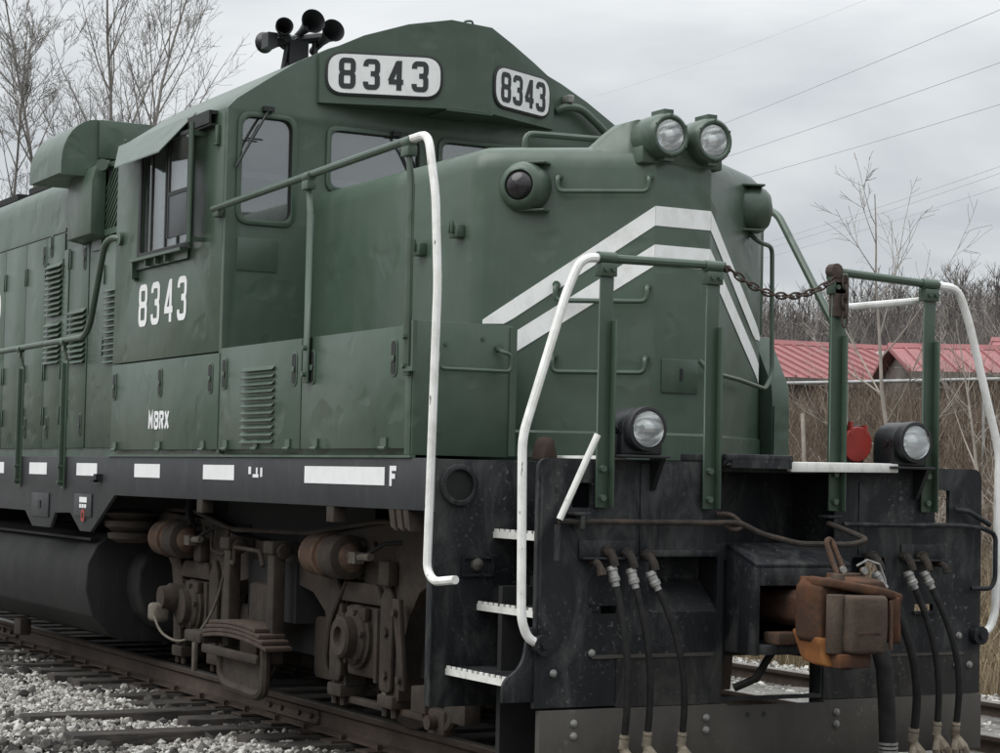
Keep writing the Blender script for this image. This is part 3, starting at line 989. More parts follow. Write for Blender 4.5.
plan = [(XF + 0.0005, -NY0), (NX0, -NY0)] + [(NX0 + (NX1 - NX0) * t, -NY0 + (NY0 - NY1) * t) for t in (0.33, 0.67)] + [(NX1, -NY1), (NX1, 0), (NX1, NY1)]
plan += [(NXR + (NX1 - NXR) * t, NYR - (NYR - NY1) * t) for t in (0.67, 0.33)] + [(NXR, NYR), (XF + 0.0005, NYR)]
back = [(XF + 0.0005, y) for x, y in plan]
nbx = MB()
n_ = len(plan)
vs = [(x, y, 3.885) for x, y in plan] + [(x, y, lerp_tab(BROW, y)) for x, y in plan] + [(XF + 0.0005, y, 3.885) for x, y in plan] + [(XF - 0.5, y, min(lerp_tab(BROW, y), lerp_tab(ROOF, y) + 0.004)) for x, y in plan]
fs = []
for i in range(n_ - 1):
    fs += [(i, i + 1, n_ + i + 1, n_ + i), (n_ + i, n_ + i + 1, 3 * n_ + i + 1, 3 * n_ + i), (i, 2 * n_ + i, 2 * n_ + i + 1, i + 1)]
nbx.add(vs, fs)
NBOX = P(nbx, 'number_box', 'green', bevel=0.006, angle=25)
P(MB().box(NX1 - 0.3, NX1 - 0.002, -NY1 - 0.02, NY1 + 0.02, 3.873, 3.884), 'number_box_floor', 'green', NBOX)
for s in (-1, 1):
    a = Vector((NX0, -NY0)) if s < 0 else Vector((NXR, NYR))
    b = Vector((NX1, s * NY1))
    if s < 0:
        o, e = a, (b - a).normalized()
    else:
        o, e = b, (a - b).normalized()
    nrm = Vector((e.y, -e.x))
    if nrm.x < 0:
        nrm = -nrm
    LEN = (b - a).length

    def fn(u, v, d, o=o, e=e, nrm=nrm):
        q = o + e * u + nrm * d
        return (q.x, q.y, v)
    c0, c1 = (0.035, LEN - 0.05) if s < 0 else (0.02, LEN - 0.065)
    z0, z1 = 3.935, 4.225
    P(MB().prism(rrect(c0, z0, c1, z1, 0.12, 7), 'X', 0.001, 0.014, fn=fn), 'number_board_gasket', 'gasket', NBOX, bevel=0.005)
    pl = P(MB().prism(rrect(c0 + 0.018, z0 + 0.018, c1 - 0.018, z1 - 0.018, 0.105, 7), 'X', 0.0142, 0.018, fn=fn), 'number_board', 'board', NBOX)
    wd = c1 - c0
    for k, ch in enumerate('8343'):
        glyph(ch, c0 + wd * (0.135 + 0.206 * k), z0 + 0.062, 0.076, 0.168, 0.034, fn, 'board_digit', 'ink', NBOX, rnd=0.012, d=0.0185, th=0.0015)

# ---- horn cluster on the cab roof
HORN = P(MB().tube([(-4.62, -0.92, 4.44), (-4.62, -0.55, 4.52)], 0.035, 8).box(-4.66, -4.58, -0.80, -0.66, 4.30, 4.47).cyl((-4.62, -0.60, 4.30), (-4.62, -0.60, 4.50), 0.02, seg=8).cyl((-4.62, -0.84, 4.2), (-4.62, -0.80, 4.44), 0.02, seg=8)
         .box(-4.68, -4.56, -0.97, -0.90, 4.40, 4.50), 'horn_cluster', 'horn')


def bell(o, tip, r):
    o, tip = Vector(o), Vector(tip)
    L = (tip - o).length
    prof = [(0, 0.028), (0.05 * L, 0.032), (0.1 * L, 0.02), (0.45 * L, 0.026), (0.7 * L, 0.040), (0.86 * L, 0.060), (0.95 * L, r * 0.85), (L, r), (L + 0.004, r), (L - 0.02, r * 0.8), (L - 0.09, 0.035), (L - 0.14, 0.015)]
    P(MB().lathe(o, tip - o, prof, 22), 'horn_bell', 'horn', HORN, angle=60)


bell((-4.78, -0.70, 4.51), (-4.36, -0.725, 4.565), 0.085)
bell((-4.74, -0.56, 4.44), (-4.36, -0.575, 4.52), 0.082)
bell((-4.55, -0.83, 4.47), (-4.85, -0.88, 4.485), 0.075)
bell((-4.66, -0.84, 4.50), (-4.48, -0.885, 4.535), 0.062)
bell((-4.58, -0.74, 4.46), (-4.82, -0.73, 4.50), 0.055)

# ---- short hood: blunt three-faced nose
NF, NH = -0.87, 0.18          # centre face X, half width
CORX, HY = -1.42, 0.97
TOP = 3.318


def nose_plan(off=0.0):
    pts = [(XF, -HY), (CORX - 0.06, -HY), (CORX + 0.03, -HY + 0.085), (NF, -NH), (NF, NH), (CORX + 0.03, HY - 0.085), (CORX - 0.06, HY), (XF, HY)]
    return [tuple(q) for q in roundpath(pts, [0, 0.16, 0.14, 0.012, 0.012, 0.14, 0.16, 0], 4)]


pl_ = nose_plan()
hood = MB()
k_ = len(pl_)
rings = [(1.577, 0.0), (3.175, 0.0), (3.22, 0.008), (3.26, 0.026), (3.293, 0.06), (3.31, 0.105), (TOP, 0.17)]


def inset(pts, d):
    out = []
    m = len(pts)
    for i, q in enumerate(pts):
        a = Vector(pts[max(i - 1, 0)])
        b = Vector(pts[min(i + 1, m - 1)])
        t = (b - a).normalized()
        nn = Vector((-t.y, t.x))
        out.append((q[0] + nn.x * d, q[1] + nn.y * d))
    return out


vs, fs = [], []
for z, d in rings:
    for q in inset(pl_, d):
        vs.append((max(q[0], XF) if d == 0 else q[0], q[1], z))
for i in range(len(rings) - 1):
    for j in range(k_ - 1):
        fs.append((i * k_ + j, i * k_ + j + 1, (i + 1) * k_ + j + 1, (i + 1) * k_ + j))
fs.append(tuple((len(rings) - 1) * k_ + j for j in range(k_)))
hood.add(vs, fs)
HOOD = P(hood, 'short_hood', 'green', angle=28)

# direction helpers on the angled nose faces
fdir = (Vector((CORX + 0.03, -HY + 0.085)) - Vector((NF, -NH))).normalized()
FL = (Vector((CORX + 0.03, -HY + 0.085)) - Vector((NF, -NH))).length


def facet(s):
    """(u along face from the centre edge, z, d out) -> 3D, s=-1 near face, +1 far face"""
    nn = Vector((-fdir.y, fdir.x))
    if nn.x < 0:
        nn = -nn

    def f(u, z, d):
        q = Vector((NF, -NH)) + fdir * u + nn * d
        return (q.x, q.y if s < 0 else -q.y, z)
    return f


centre = lambda a, b, d: (NF + d, a, b)
# painted stripes follow the plan of the nose, round the corner where they reach it
near_plan = [q for q in pl_ if q[1] <= -NH + 0.0115][::-1]


def stripe(zt, zb, k, cut, smax, s):
    pts = [(0.0, Vector((NF, -NH)))]
    acc = 0.0
    for q in near_plan:
        v_ = Vector(q)
        st_ = (v_ - pts[-1][1]).length
        if st_ < 0.012:
            continue
        n_sub = max(1, int(st_ / 0.05))
        p0_ = pts[-1][1]
        for t in range(1, n_sub + 1):
            acc += st_ / n_sub
            pts.append((acc, p0_.lerp(v_, t / n_sub)))
    pts = [(a, q) for a, q in pts if a <= smax and zt - k * a > cut + 0.004]
    m_ = MB()
    n_ = len(pts)
    vs = []
    for off in (0.0015, 0.003):
        for i_, (a, q) in enumerate(pts):
            t_ = (pts[min(i_ + 1, n_ - 1)][1] - pts[max(i_ - 1, 0)][1]).normalized()
            nn = Vector((t_.y, -t_.x))
            if nn.x < 0 or (abs(nn.x) < 0.2 and nn.y > 0):
                nn = -nn
            w_ = q + nn * (off + (0.001 if i_ else 0.0))
            y_ = w_.y if s < 0 else -w_.y
            vs += [(w_.x, y_, max(cut, zb - k * a)), (w_.x, y_, zt - k * a)]
    fs = []
    for i_ in range(n_ - 1):
        a0, a1, b0, b1 = 2 * i_, 2 * i_ + 1, 2 * i_ + 2, 2 * i_ + 3
        o_ = 2 * n_
        fs += [(a0, b0, b1, a1), (o_ + a0, o_ + a1, o_ + b1, o_ + b0), (a0, o_ + a0, o_ + b0, b0), (a1, b1, o_ + b1, o_ + a1)]
    m_.add(vs, fs)
    P(m_, 'chevron_stripe', 'stripe', HOOD, fix=False)


for zt, zb, cut, kt in ((2.975, 2.868, 2.325, 0.672), (2.765, 2.650, 1.9, 0.640)):
    P(MB().prism([(-NH, zb), (NH, zb), (NH, zt), (-NH, zt)], 'X', 0.0015, 0.003, fn=centre), 'chevron_stripe', 'stripe', HOOD)
    stripe(zt, zb, kt, cut, 1.3 if zt > 2.9 else 0.93, -1)
    stripe(zt, zb, kt, cut, 1.3 if zt > 2.9 else 0.93, 1)


def grab(f, u0, u1, z, drop=0.085, out=0.065, r=0.0135, par=None):
    path = [f(u0, z + drop, 0.0), f(u0, z + drop, 0.02), f(u0, z + drop - 0.01, out), f(u0, z, out), f(u1, z, out), f(u1, z + drop - 0.01, out), f(u1, z + drop, 0.02), f(u1, z + drop, 0.0)]
    mb = MB().tube(roundpath(path, 0.035, 4), r, 8)
    for u in (u0, u1):
        c = f(u, z + drop + 0.005, 0.004)
        c2 = f(u, z + drop + 0.005, 0.022)
        mb.cyl(c, c2, 0.022, seg=10)
    return P(mb, 'grab_iron', 'green', par or HOOD)


fl, frr = facet(-1), facet(1)
grab(fl, 0.035, 0.53, 3.045)
grab(fl, 0.035, 0.53, 2.45)
grab(fl, 0.04, 0.54, 2.065)
P(MB().tube(roundpath([frr(-0.20, 2.14, 0.02), frr(-0.18, 2.08, 0.07), frr(0.30, 2.06, 0.09), frr(0.72, 2.03, 0.10), frr(0.84, 2.12, 0.10), frr(0.84, 2.87, 0.09), frr(0.70, 2.88, 0.06), frr(0.69, 2.93, 0.0)], 0.05), 0.0135, 8), 'nose_rail', 'green', HOOD)
pl = P(MB().prism(rrect(-0.125, 1.965, 0.11, 2.15, 0.006, 2), 'X', 0.001, 0.012, fn=centre), 'nose_plate', 'green', HOOD, bevel=0.003)
P(MB().prism(rrect(-0.012, 2.03, 0.006, 2.10, 0.005, 2), 'X', 0.0122, 0.016, fn=centre), 'plate_slot', 'gasket', HOOD)
# toe band along the nose foot
toe = [q for q in pl_ if q[0] > CORX - 0.1]
mb = MB()
vv = [(q[0], q[1], 1.60) for q in inset(toe, -0.014)] + [(q[0], q[1], 1.735) for q in inset(toe, -0.014)] + [(q[0], q[1], 1.75) for q in inset(toe, 0.002)]
kk = len(toe)
mb.add(vv, [(j, j + 1, kk + j + 1, kk + j) for j in range(kk - 1)] + [(kk + j, kk + j + 1, 2 * kk + j + 1, 2 * kk + j) for j in range(kk - 1)])
P(mb, 'nose_toe_band', 'green', HOOD, angle=28)
# clips on the hood side
for x, z in ((-2.10, 2.80), (-1.63, 2.86)):
    P(MB().box(x - 0.05, x + 0.05, -HY - 0.05, -HY - 0.001, z - 0.05, z + 0.02).box(x - 0.05, x - 0.03, -HY - 0.06, -HY - 0.03, z - 0.02, z + 0.05).box(x + 0.0, x + 0.015, -HY - 0.07, -HY - 0.05, z - 0.03, z + 0.04), 'hose_clip', 'green', HOOD, bevel=0.005)
# marker lights in their teardrop housings, turned outwards
for s in (-1, 1):
    ax_ = Vector((0.62, -0.785, 0)).normalized() if s < 0 else Vector((0.36, 0.93, 0)).normalized()
    c = Vector((-1.30, s * 0.745, 3.075)) - ax_ * 0.20
    mk = P(MB().lathe(c, ax_, [(0.0, 0.06), (0.08, 0.115), (0.15, 0.138), (0.20, 0.142), (0.25, 0.138), (0.285, 0.122), (0.31, 0.098), (0.31, 0.084), (0.29, 0.080)], 28), 'marker_light', 'green', HOOD, angle=50)
    P(MB().lathe(c + ax_ * 0.29, ax_, [(0, 0.081), (0.004, 0.08), (0.02, 0.074), (0.034, 0.055), (0.044, 0.028), (0.048, 0.0)], 22), 'marker_lens', 'marker', HOOD, angle=60)
    sd_ = Vector((-ax_.y, ax_.x, 0)) * s
    for zz in (3.07 + 0.128, 3.07 - 0.132):
        m_ = MB()
        q0, q1 = c + ax_ * 0.06 + sd_ * 0.02, c + ax_ * 0.26 + sd_ * 0.02
        q2, q3 = c + ax_ * 0.26 - sd_ * 0.13, c + ax_ * 0.06 - sd_ * 0.13
        m_.hexa([(q.x, q.y, zz) for q in (q0, q1, q2, q3)] + [(q.x, q.y, zz + 0.012) for q in (q0, q1, q2, q3)])
        P(m_, 'marker_visor', 'green', HOOD, bevel=0.003)
# twin headlight on its saddle
sd = MB()
prof = [(-0.56, 3.22), (-0.48, 3.255), (-0.40, 3.315), (-0.34, 3.385), (-0.285, 3.44), (-0.23, 3.458), (0.20, 3.458), (0.255, 3.44), (0.31, 3.385), (0.37, 3.315), (0.45, 3.255), (0.53, 3.22)]


def nose_x(y):
    a = abs(y)
    return NF if a <= NH else NF + (a - NH) * (CORX + 0.03 - NF) / (HY - 0.085 - NH)


np_ = len(prof)
vs = []
for dx, k in ((-0.035, 0.0), (-0.08, 1.0), (-0.20, 1.0), (-0.30, 0.8), (-0.42, 0.0)):
    for y, z in prof:
        zz = 3.20 + (z - 3.20) * (k if k else 0.12)
        vs.append((nose_x(y) + dx, y, zz))
fs = [(i * np_ + j, i * np_ + j + 1, (i + 1) * np_ + j + 1, (i + 1) * np_ + j) for i in range(4) for j in range(np_ - 1)]
sd.add(vs, fs)
P(sd, 'headlight_saddle', 'green', HOOD, angle=60)
for y in (-0.150, 0.135):
    HL = P(MB().lathe((-1.06, y, 3.352), (1, 0, 0), [(0, 0.118), (0.12, 0.124), (0.24, 0.126), (0.275, 0.120), (0.288, 0.108), (0.288, 0.098), (0.28, 0.0885), (0.25, 0.0880), (0.10, 0.0880)], 36), 'headlight', 'green', angle=40)
    P(MB().lathe((-0.87, y, 3.352), (1, 0, 0), [(-0.05, 0.008), (-0.044, 0.025), (-0.025, 0.046), (0.01, 0.067), (0.05, 0.081), (0.078, 0.0865), (0.08, 0.087), (0.060, 0.0872), (-0.04, 0.05)], 28), 'reflector', 'chrome', HL, angle=60)
    P(MB().lathe((-0.87, y, 3.352), (1, 0, 0), [(-0.045, 0.012), (-0.01, 0.013), (-0.004, 0.0)], 10), 'bulb', 'decal', HL, angle=60)
    P(MB().lathe((-0.788, y, 3.352), (1, 0, 0), [(0, 0.086), (0.004, 0.086)], 28), 'lens', 'cover', HL)
    lug = MB().box(-0.93, -0.80, y - 0.03, y + 0.03, 3.468, 3.496).box(-0.855, -0.795, y - 0.025, y + 0.035, 3.215, 3.24)
    for t in range(6):
        a = rad(30 + 60 * t)
        lug.cyl((-0.778, y + 0.108 * math.cos(a), 3.352 + 0.108 * math.sin(a)), (-0.768, y + 0.108 * math.cos(a), 3.352 + 0.108 * math.sin(a)), 0.007, seg=6)
    P(lug, 'headlight_lug', 'green', HL)
P(MB().box(-0.985, -0.872, -0.27, 0.255, 3.205, 3.30), 'headlight_base', 'green', HOOD, bevel=0.01)
# small rail on top of the nose, ahead of the windscreen
P(MB().tube(roundpath([(-1.55, -0.62, 3.25), (-1.55, -0.62, 3.42), (-1.55, 0.08, 3.44), (-1.55, 0.08, 3.25)], 0.06), 0.019, 8), 'nose_top_rail', 'green', HOOD)

# right-hand locker and pipe beyond the nose
lk = MB().prism([(-2.9, 1.577), (-1.36, 1.577), (-1.36, 1.95), (-1.37, 2.06), (-1.56, 2.36), (-2.9, 2.36)], 'Y', 0.975, 1.10)
P(lk, 'side_locker', 'green', bevel=0.006)
P(MB().box(-1.36, -1.345, 0.98, 1.085, 1.60, 1.94), 'locker_panel', 'green')
P(MB().box(-1.62, -1.50, 0.90, 1.005, 2.362, 3.10), 'sand_pipe_cover', 'green', bevel=0.02)

# ---- battery boxes beside the short hood
BX = P(MB().box(XF + 0.002, -1.0, -W + 0.03, -HY - 0.002, 1.593, 2.262), 'battery_box', 'green', bevel=0.004)
d1 = P(MB().box(XF + 0.004, -2.445, -W - 0.004, -W + 0.029, 1.625, 2.262), 'battery_box_door', 'green', bevel=0.004)
d2 = P(MB().box(-2.43, -1.07, -W - 0.004, -W + 0.029, 1.625, 2.262), 'battery_box_door', 'green', bevel=0.004)
P(MB().box(-1.066, -1.0, -W - 0.008, -W + 0.029, 1.593, 2.268), 'corner_strip', 'green', bevel=0.003)
sl = slat_mesh(0.50, 0.032, 0.026)
for i in range(11):
    link('louver_slat', sl, d1, (-3.085, -W - 0.0045, 2.125 - i * 0.0435))
for x in (-3.66,):
    latch(d1, x, -W - 0.0045, 2.10)
latch(d1, -2.54, -W - 0.0045, 2.09)
latch(d2, -2.28, -W - 0.0045, 2.09)
latch(d2, -1.21, -W - 0.0045, 2.10)
for dd, xs in ((d1, (-3.6, -3.1, -2.6)), (d2, (-2.2, -1.3))):
    for x in xs:
        link('hinge', HINGE, dd, (x, -W - 0.0045, 1.628))
fp = rrect(-W - 0.002, 1.592, -HY + 0.012, 2.285, 0.0, 1)
fpl = [tuple(q) for q in roundpath([(-W - 0.002, 1.592), (-HY + 0.012, 1.592), (-HY + 0.012, 2.285), (-W - 0.002, 2.285)], [0, 0, 0.05, 0], 4, True)]
BF = P(MB().prism(fpl, 'X', -0.999, -0.985), 'battery_box_front', 'green', bevel=0.003)
frontfn = lambda a, b, d: (-0.985 + d, a, b)
P(MB().prism([(-1.0, 1.60), (-0.96, 1.60), (-0.96, 2.275), (-1.0, 2.275)], 'X', 0.0005, 0.008, fn=frontfn), 'front_edge_strip', 'green', BF)
P(MB().tube(roundpath([frontfn(-1.44, 2.125, 0), frontfn(-1.44, 2.12, 0.05), frontfn(-1.44, 2.04, 0.055), frontfn(-1.02, 2.04, 0.055), frontfn(-1.02, 2.13, 0.055), frontfn(-1.07, 2.14, 0.05), frontfn(-1.07, 2.16, 0.0)], 0.03), 0.011, 8).cyl(frontfn(-1.07, 2.165, 0), frontfn(-1.07, 2.165, 0.02), 0.022, seg=8).cyl(frontfn(-1.44, 2.13, 0), frontfn(-1.44, 2.13, 0.02), 0.022, seg=8), 'grab_iron', 'green', BF)
bolts = MB()
for y, z in ((-1.16, 2.21), (-1.38, 2.17), (-1.42, 1.72)):
    bolts.cyl(frontfn(y, z, 0), frontfn(y, z, 0.012), 0.011, seg=6)
P(bolts, 'bolt', 'green', BF)

# ---- long hood behind the cab
LH = 0.95
HP = [(-LH, 1.577), (-LH, 3.86), (-LH + 0.012, 3.95), (-LH + 0.05, 4.02), (-LH + 0.12, 4.075), (-LH + 0.25, 4.12), (-0.35, 4.18), (0, 4.20)]
HP = HP + [(-y, z) for y, z in HP[::-1][1:]]
LONG = P(MB().prism(HP, 'X', -16.2, XR - 0.06), 'long_hood', 'green', angle=50)
SEAM = [-12.5, -11.8, -11.12, -10.40, -9.74, -9.20]
for a, b in zip(SEAM, SEAM[1:]):
    hd = P(MB().box(a + 0.006, b - 0.006, -LH - 0.014, -LH - 0.0005, 1.66, 3.555), 'hood_door', 'green', bevel=0.004)
    if b == -9.20:
        LD = hd
        latch(hd, -9.60, -LH - 0.0145, 3.47)
        latch(hd, -9.60, -LH - 0.0145, 1.85)
    elif b > -10:
        latch(hd, b - 0.08, -LH - 0.0145, 3.40)
        latch(hd, a + 0.10, -LH - 0.0145, 1.85)
    for z in (3.25, 2.35, 1.95):
        link('hinge', STRIP, hd, (a + 0.03, -LH - 0.0145, z))
        link('hinge', STRIP, hd, (b - 0.03, -LH - 0.0145, z))
    if b == -9.20:
        s1 = slat_mesh(0.46, 0.05, 0.035)
        for i in range(19):
            if i == 10:
                continue
            link('louver_slat', s1, hd, (-9.47, -LH - 0.0145, 3.31 - i * 0.0475))
LD4 = P(MB().box(-9.03, -8.49, -LH - 0.014, -LH - 0.0005, 1.66, 3.40), 'hood_door', 'green', bevel=0.004)
for i in range(10):
    link('louver_slat', s1, LD4, (-8.75, -LH - 0.0145, 2.86 - i * 0.0475))
latch(LD4, -8.60, -LH - 0.0145, 3.28)
latch(LD4, -8.60, -LH - 0.0145, 1.86)
for z in (3.3, 2.0):
    link('hinge', STRIP, LD4, (-9.06, -LH - 0.0145, z))
    link('hinge', STRIP, LD4, (-9.0, -LH - 0.0145, z))
P(MB().box(-9.19, -9.05, -LH - 0.02, -LH - 0.0005, 1.60, 3.40), 'hood_post', 'green', bevel=0.004)
LD5 = P(MB().box(-8.47, -7.05, -LH - 0.010, -LH - 0.0005, 1.66, 3.40), 'hood_panel', 'green', bevel=0.004)
s2 = slat_mesh(0.34, 0.04, 0.03)
for i in range(13):
    link('louver_slat', s2, LD5, (-7.83, -LH - 0.0105, 2.98 - i * 0.049))
for z in (3.10, 2.5):
    link('hinge', STRIP, LD5, (-8.06, -LH - 0.0105, z))
P(MB().box(-8.40, -8.15, -LH - 0.018, -LH - 0.0105, 3.32, 3.48), 'panel_patch', 'green', LD5)
P(MB().box(-16.2, -9.2, -LH - 0.010, -LH - 0.0005, 3.57, 3.60), 'hood_seam', 'green', LONG)
# diagonal-mesh vent next to the cab
vf = MB().prism(rrect(-8.10, 3.42, -7.55, 4.02, 0.01, 2), 'Y', -LH - 0.03, -LH - 0.0005, [rrect(-8.04, 3.47, -7.60, 3.98, 0.005, 2)])
VENT = P(vf, 'vent_frame', 'green')
P(MB().box(-8.04, -7.60, -LH - 0.008, -LH - 0.001, 3.47, 3.98), 'vent_back', 'gasket', VENT)
bar = MB().hexa([(-0.3, -0.004, -0.012), (0.3, -0.004, -0.012), (0.3, 0.004, -0.012), (-0.3, 0.004, -0.012), (-0.3, -0.004, 0.012), (0.3, -0.004, 0.012), (0.3, 0.004, 0.012), (-0.3, 0.004, 0.012)]).mesh('vent_bar', 'green')
for i in range(9):
    link('vent_bar', bar, VENT, (-7.82, -LH - 0.02, 3.48 + i * 0.062), (0, rad(-38), 0))
# bulged intake box and curved filter housing on the hood roof
P(MB().prism([(-LH + 0.002, 3.40), (-1.10, 3.43), (-1.10, 3.88), (-1.07, 3.99), (-0.98, 4.05), (-LH + 0.002, 4.06)], 'X', -8.70, -8.04), 'intake_box', 'green', bevel=0.012)
P(MB().cyl((-7.96, -1.02, 3.99), (-7.90, -1.06, 3.99), 0.05, 0.05, 14), 'drain_pipe', 'green')
dp = [(-1.285, 3.955), (-1.285, 4.03)]
for t in range(1, 9):
    a = rad(90 * t / 8)
    dp.append((-0.985 - 0.30 * math.cos(a), 4.05 + 0.375 * math.sin(a)))
dp = dp + [(-y, z) for y, z in dp[::-1]]
AF = P(MB().prism(dp, 'X', -9.25, -8.30), 'air_filter_housing', 'green', angle=40)
P(MB().box(-8.299, -8.26, -0.975, 0.975, 4.10, 4.424), 'filter_panel', 'green', AF, bevel=0.006)
P(MB().prism([(-1.29, 3.94), (-1.07, 3.94), (-1.07, 4.0), (-0.98, 4.0), (-0.98, 4.06), (-1.29, 4.06)], 'X', -8.2985, -8.285), 'filter_lip', 'green', AF)
P(MB().box(-11.0, -10.2, -0.80, -0.5, 4.10, 4.16).box(-12.2, -11.4, -0.80, -0.5, 4.10, 4.16), 'roof_walk', 'dark', LONG)
# edge of a painted letter reaching into the frame at the far left
P(MB().prism([tuple(q) for q in roundpath([(-11.9, 2.86), (-11.26, 2.86), (-11.26, 3.18), (-11.9, 3.18)], 0.15, 6, True)], 'Y', -LH - 0.0175, -LH - 0.0148,
             [[tuple(q) for q in roundpath([(-11.82, 2.93), (-11.33, 2.93), (-11.33, 3.11), (-11.82, 3.11)], 0.08, 6, True)]]), 'hood_letter', 'decal')


# ---- handrails
def rail(pts, mat, r=0.021, rd=0.08, name='handrail', seg=10, label=None, par=LOCO):
    return P(MB().tube(roundpath(pts, rd, 5), r, seg), name, mat, par, label)


# walkway rail beside the long hood
hr = rail([(-16.0, -1.60, 2.44), (-6.50, -1.60, 2.47), (-6.36, -1.60, 2.55), (-6.0, -1.62, 3.12), (-5.90, -1.60, 3.16), (-5.80, -1.56, 3.145)], 'green', 0.024, 0.10)
P(MB().cyl((-5.80, -1.559, 3.145), (-5.80, -1.585, 3.145), 0.05, seg=12), 'rail_flange', 'green', hr)


def stanchion(x, ztop, zbot, y=-1.575, w=0.035, mat='green'):
    mb = MB()
    # flattened T section with the clamp at the top
    mb.box(x - w, x + w, y - 0.008, y + 0.004, zbot, ztop - 0.14).box(x - 0.007, x + 0.007, y - 0.040, y - 0.0082, zbot + 0.02, ztop - 0.16)
    mb.hexa([(x - w, y - 0.010, ztop - 0.14), (x + w, y - 0.010, ztop - 0.14), (x + w, y + 0.004, ztop - 0.14), (x - w, y + 0.004, ztop - 0.14),
             (x - 0.02, y - 0.032, ztop - 0.04), (x + 0.02, y - 0.032, ztop - 0.04), (x + 0.02, y - 0.016, ztop - 0.04), (x - 0.02, y - 0.016, ztop - 0.04)])
    o = P(mb, 'stanchion', mat, bevel=0.003)
    c = MB().cyl((x - 0.035, -1.60, ztop), (x + 0.035, -1.60, ztop), 0.031, seg=12).box(x - 0.022, x + 0.022, -1.612, -1.588, ztop - 0.07, ztop - 0.02)
    P(c, 'clamp', mat, o)
    b = MB()
    for z in (zbot + 0.05, zbot + 0.17):
        b.cyl((x, y - 0.0085, z), (x, y - 0.05, z), 0.014, seg=6)
    P(b, 'bolt', mat, o)
    return o


for x in (-15.0, -13.3, -11.0, -9.55, -8.22, -7.0):
    stanchion(x, 2.455, 1.33)
# tall rail beside the short hood, white where it turns down to the steps
rail([(-3.86, -1.595, 3.155), (-1.02, -1.60, 3.215)], 'green', 0.022)
P(MB().box(-3.86, -3.76, -1.60, -1.54, 3.10, 3.15), 'rail_bracket', 'green', bevel=0.008)
for x in (-2.32, -1.02):
    zz = 3.18 + (x + 2.3) * 0.02
    mb = MB()
    y = -1.585
    mb.box(x - 0.034, x + 0.034, y - 0.006, y + 0.006, 2.0, zz - 0.20).box(x - 0.034, x - 0.024, y + 0.0062, y + 0.04, 2.0, zz - 0.21)
    mb.hexa([(x - 0.034, y - 0.006, zz - 0.20), (x + 0.034, y - 0.006, zz - 0.20), (x + 0.034, y + 0.006, zz - 0.20), (x - 0.034, y + 0.006, zz - 0.20),
             (x - 0.016, y - 0.024, zz - 0.05), (x + 0.022, y - 0.024, zz - 0.05), (x + 0.022, y - 0.008, zz - 0.05), (x - 0.016, y - 0.008, zz - 0.05)])
    so = P(mb, 'stanchion', 'green', bevel=0.003)
    P(MB().box(x - 0.045, x + 0.045, -1.625, -1.572, zz - 0.075, zz - 0.024).cyl((x - 0.045, -1.60, zz), (x + 0.045, -1.60, zz), 0.030, seg=12), 'clamp', 'green', so, bevel=0.003)
    P(MB().cyl((x, y - 0.006, 2.05), (x, y - 0.028, 2.05), 0.016, seg=6).cyl((x, y - 0.006, 2.20), (x, y - 0.028, 2.20), 0.016, seg=6), 'bolt', 'green', so)
P(MB().box(-1.04, -0.92, -1.60, -1.575, 2.02, 2.045).box(-0.94, -0.92, -1.60, -1.575, 2.045, 2.28), 'stanchion_brace', 'green')
rail([(-1.0, -1.60, 3.216), (-0.80, -1.60, 3.218), (-0.70, -1.60, 2.90), (-0.655, -1.60, 2.45), (-0.70, -1.60, 1.02), (-0.62, -1.60, 0.965), (-0.42, -1.585, 0.985)], 'white', 0.022, 0.075, 'step_handrail', label='white step handrail with rusty chips beside the near steps')

# front platform rails: mirrored on both sides, white ends drop to the pilot corners
for s in (-1, 1):
    rail([(0.02, s * 1.04, 2.555), (0.02, s * 0.34, 2.565 if s < 0 else 2.585)], 'green', 0.022)
    rail([(0.02, s * 1.035, 2.555), (0.02, s * 1.17, 2.55), (0.02, s * 1.25, 2.38), (0.02, s * 1.475, 1.68), (0.02, s * 1.46, 0.82), (0.02, s * 1.42, 0.725), (0.02, s * 1.33, 0.70)], 'white', 0.022, 0.07, 'step_handrail')
    P(MB().cyl((0.005, s * 1.345, 0.70), (0.045, s * 1.345, 0.70), 0.05, seg=12).cyl((0.045, s * 1.345, 0.70), (0.065, s * 1.345, 0.70), 0.022, seg=6), 'rail_foot', 'black')
    for y in ((-1.03, -0.41) if s < 0 else (0.975, 0.365)):
        ztop = 2.555
        mb = MB()
        wd = 0.038
        mb.box(-0.006, 0.006, y - wd, y + wd, 1.352, ztop - 0.28).box(0.0062, 0.05, y + wd - 0.009, y + wd, 1.352, ztop - 0.30)
        mb.hexa([(-0.006, y - wd, ztop - 0.28), (0.006, y - wd, ztop - 0.28), (0.006, y + wd, ztop - 0.28), (-0.006, y + wd, ztop - 0.28),
                 (0.0, y - wd, ztop - 0.09), (0.012, y - wd, ztop - 0.09), (0.012, y + wd, ztop - 0.09), (0.0, y + wd, ztop - 0.09)])
        for q in mb.v:
            pass
        mb.v = [(x + 0.022, yy, z) for x, yy, z in mb.v]
        so = P(mb, 'stanchion', 'green', bevel=0.003)
        c = MB().box(-0.012, 0.05, y - 0.045, y + 0.045, ztop - 0.088, ztop - 0.024).cyl((0.02, y - 0.05, ztop + 0.003), (0.02, y + 0.05, ztop + 0.003), 0.030, seg=12)
        P(c, 'clamp', 'green', so, bevel=0.003)
        b = MB()
        for yy, zz in ((y, 1.40), (y, 1.54)):
            b.cyl((0.028, yy - 0.01, zz), (0.055, yy - 0.01, zz), 0.017, seg=6)
        for yy in (y - 0.022, y + 0.022):
            b.cyl((0.05, yy, ztop - 0.055), (0.066, yy, ztop - 0.055), 0.013, seg=6)
        P(b, 'bolt', 'green', so)
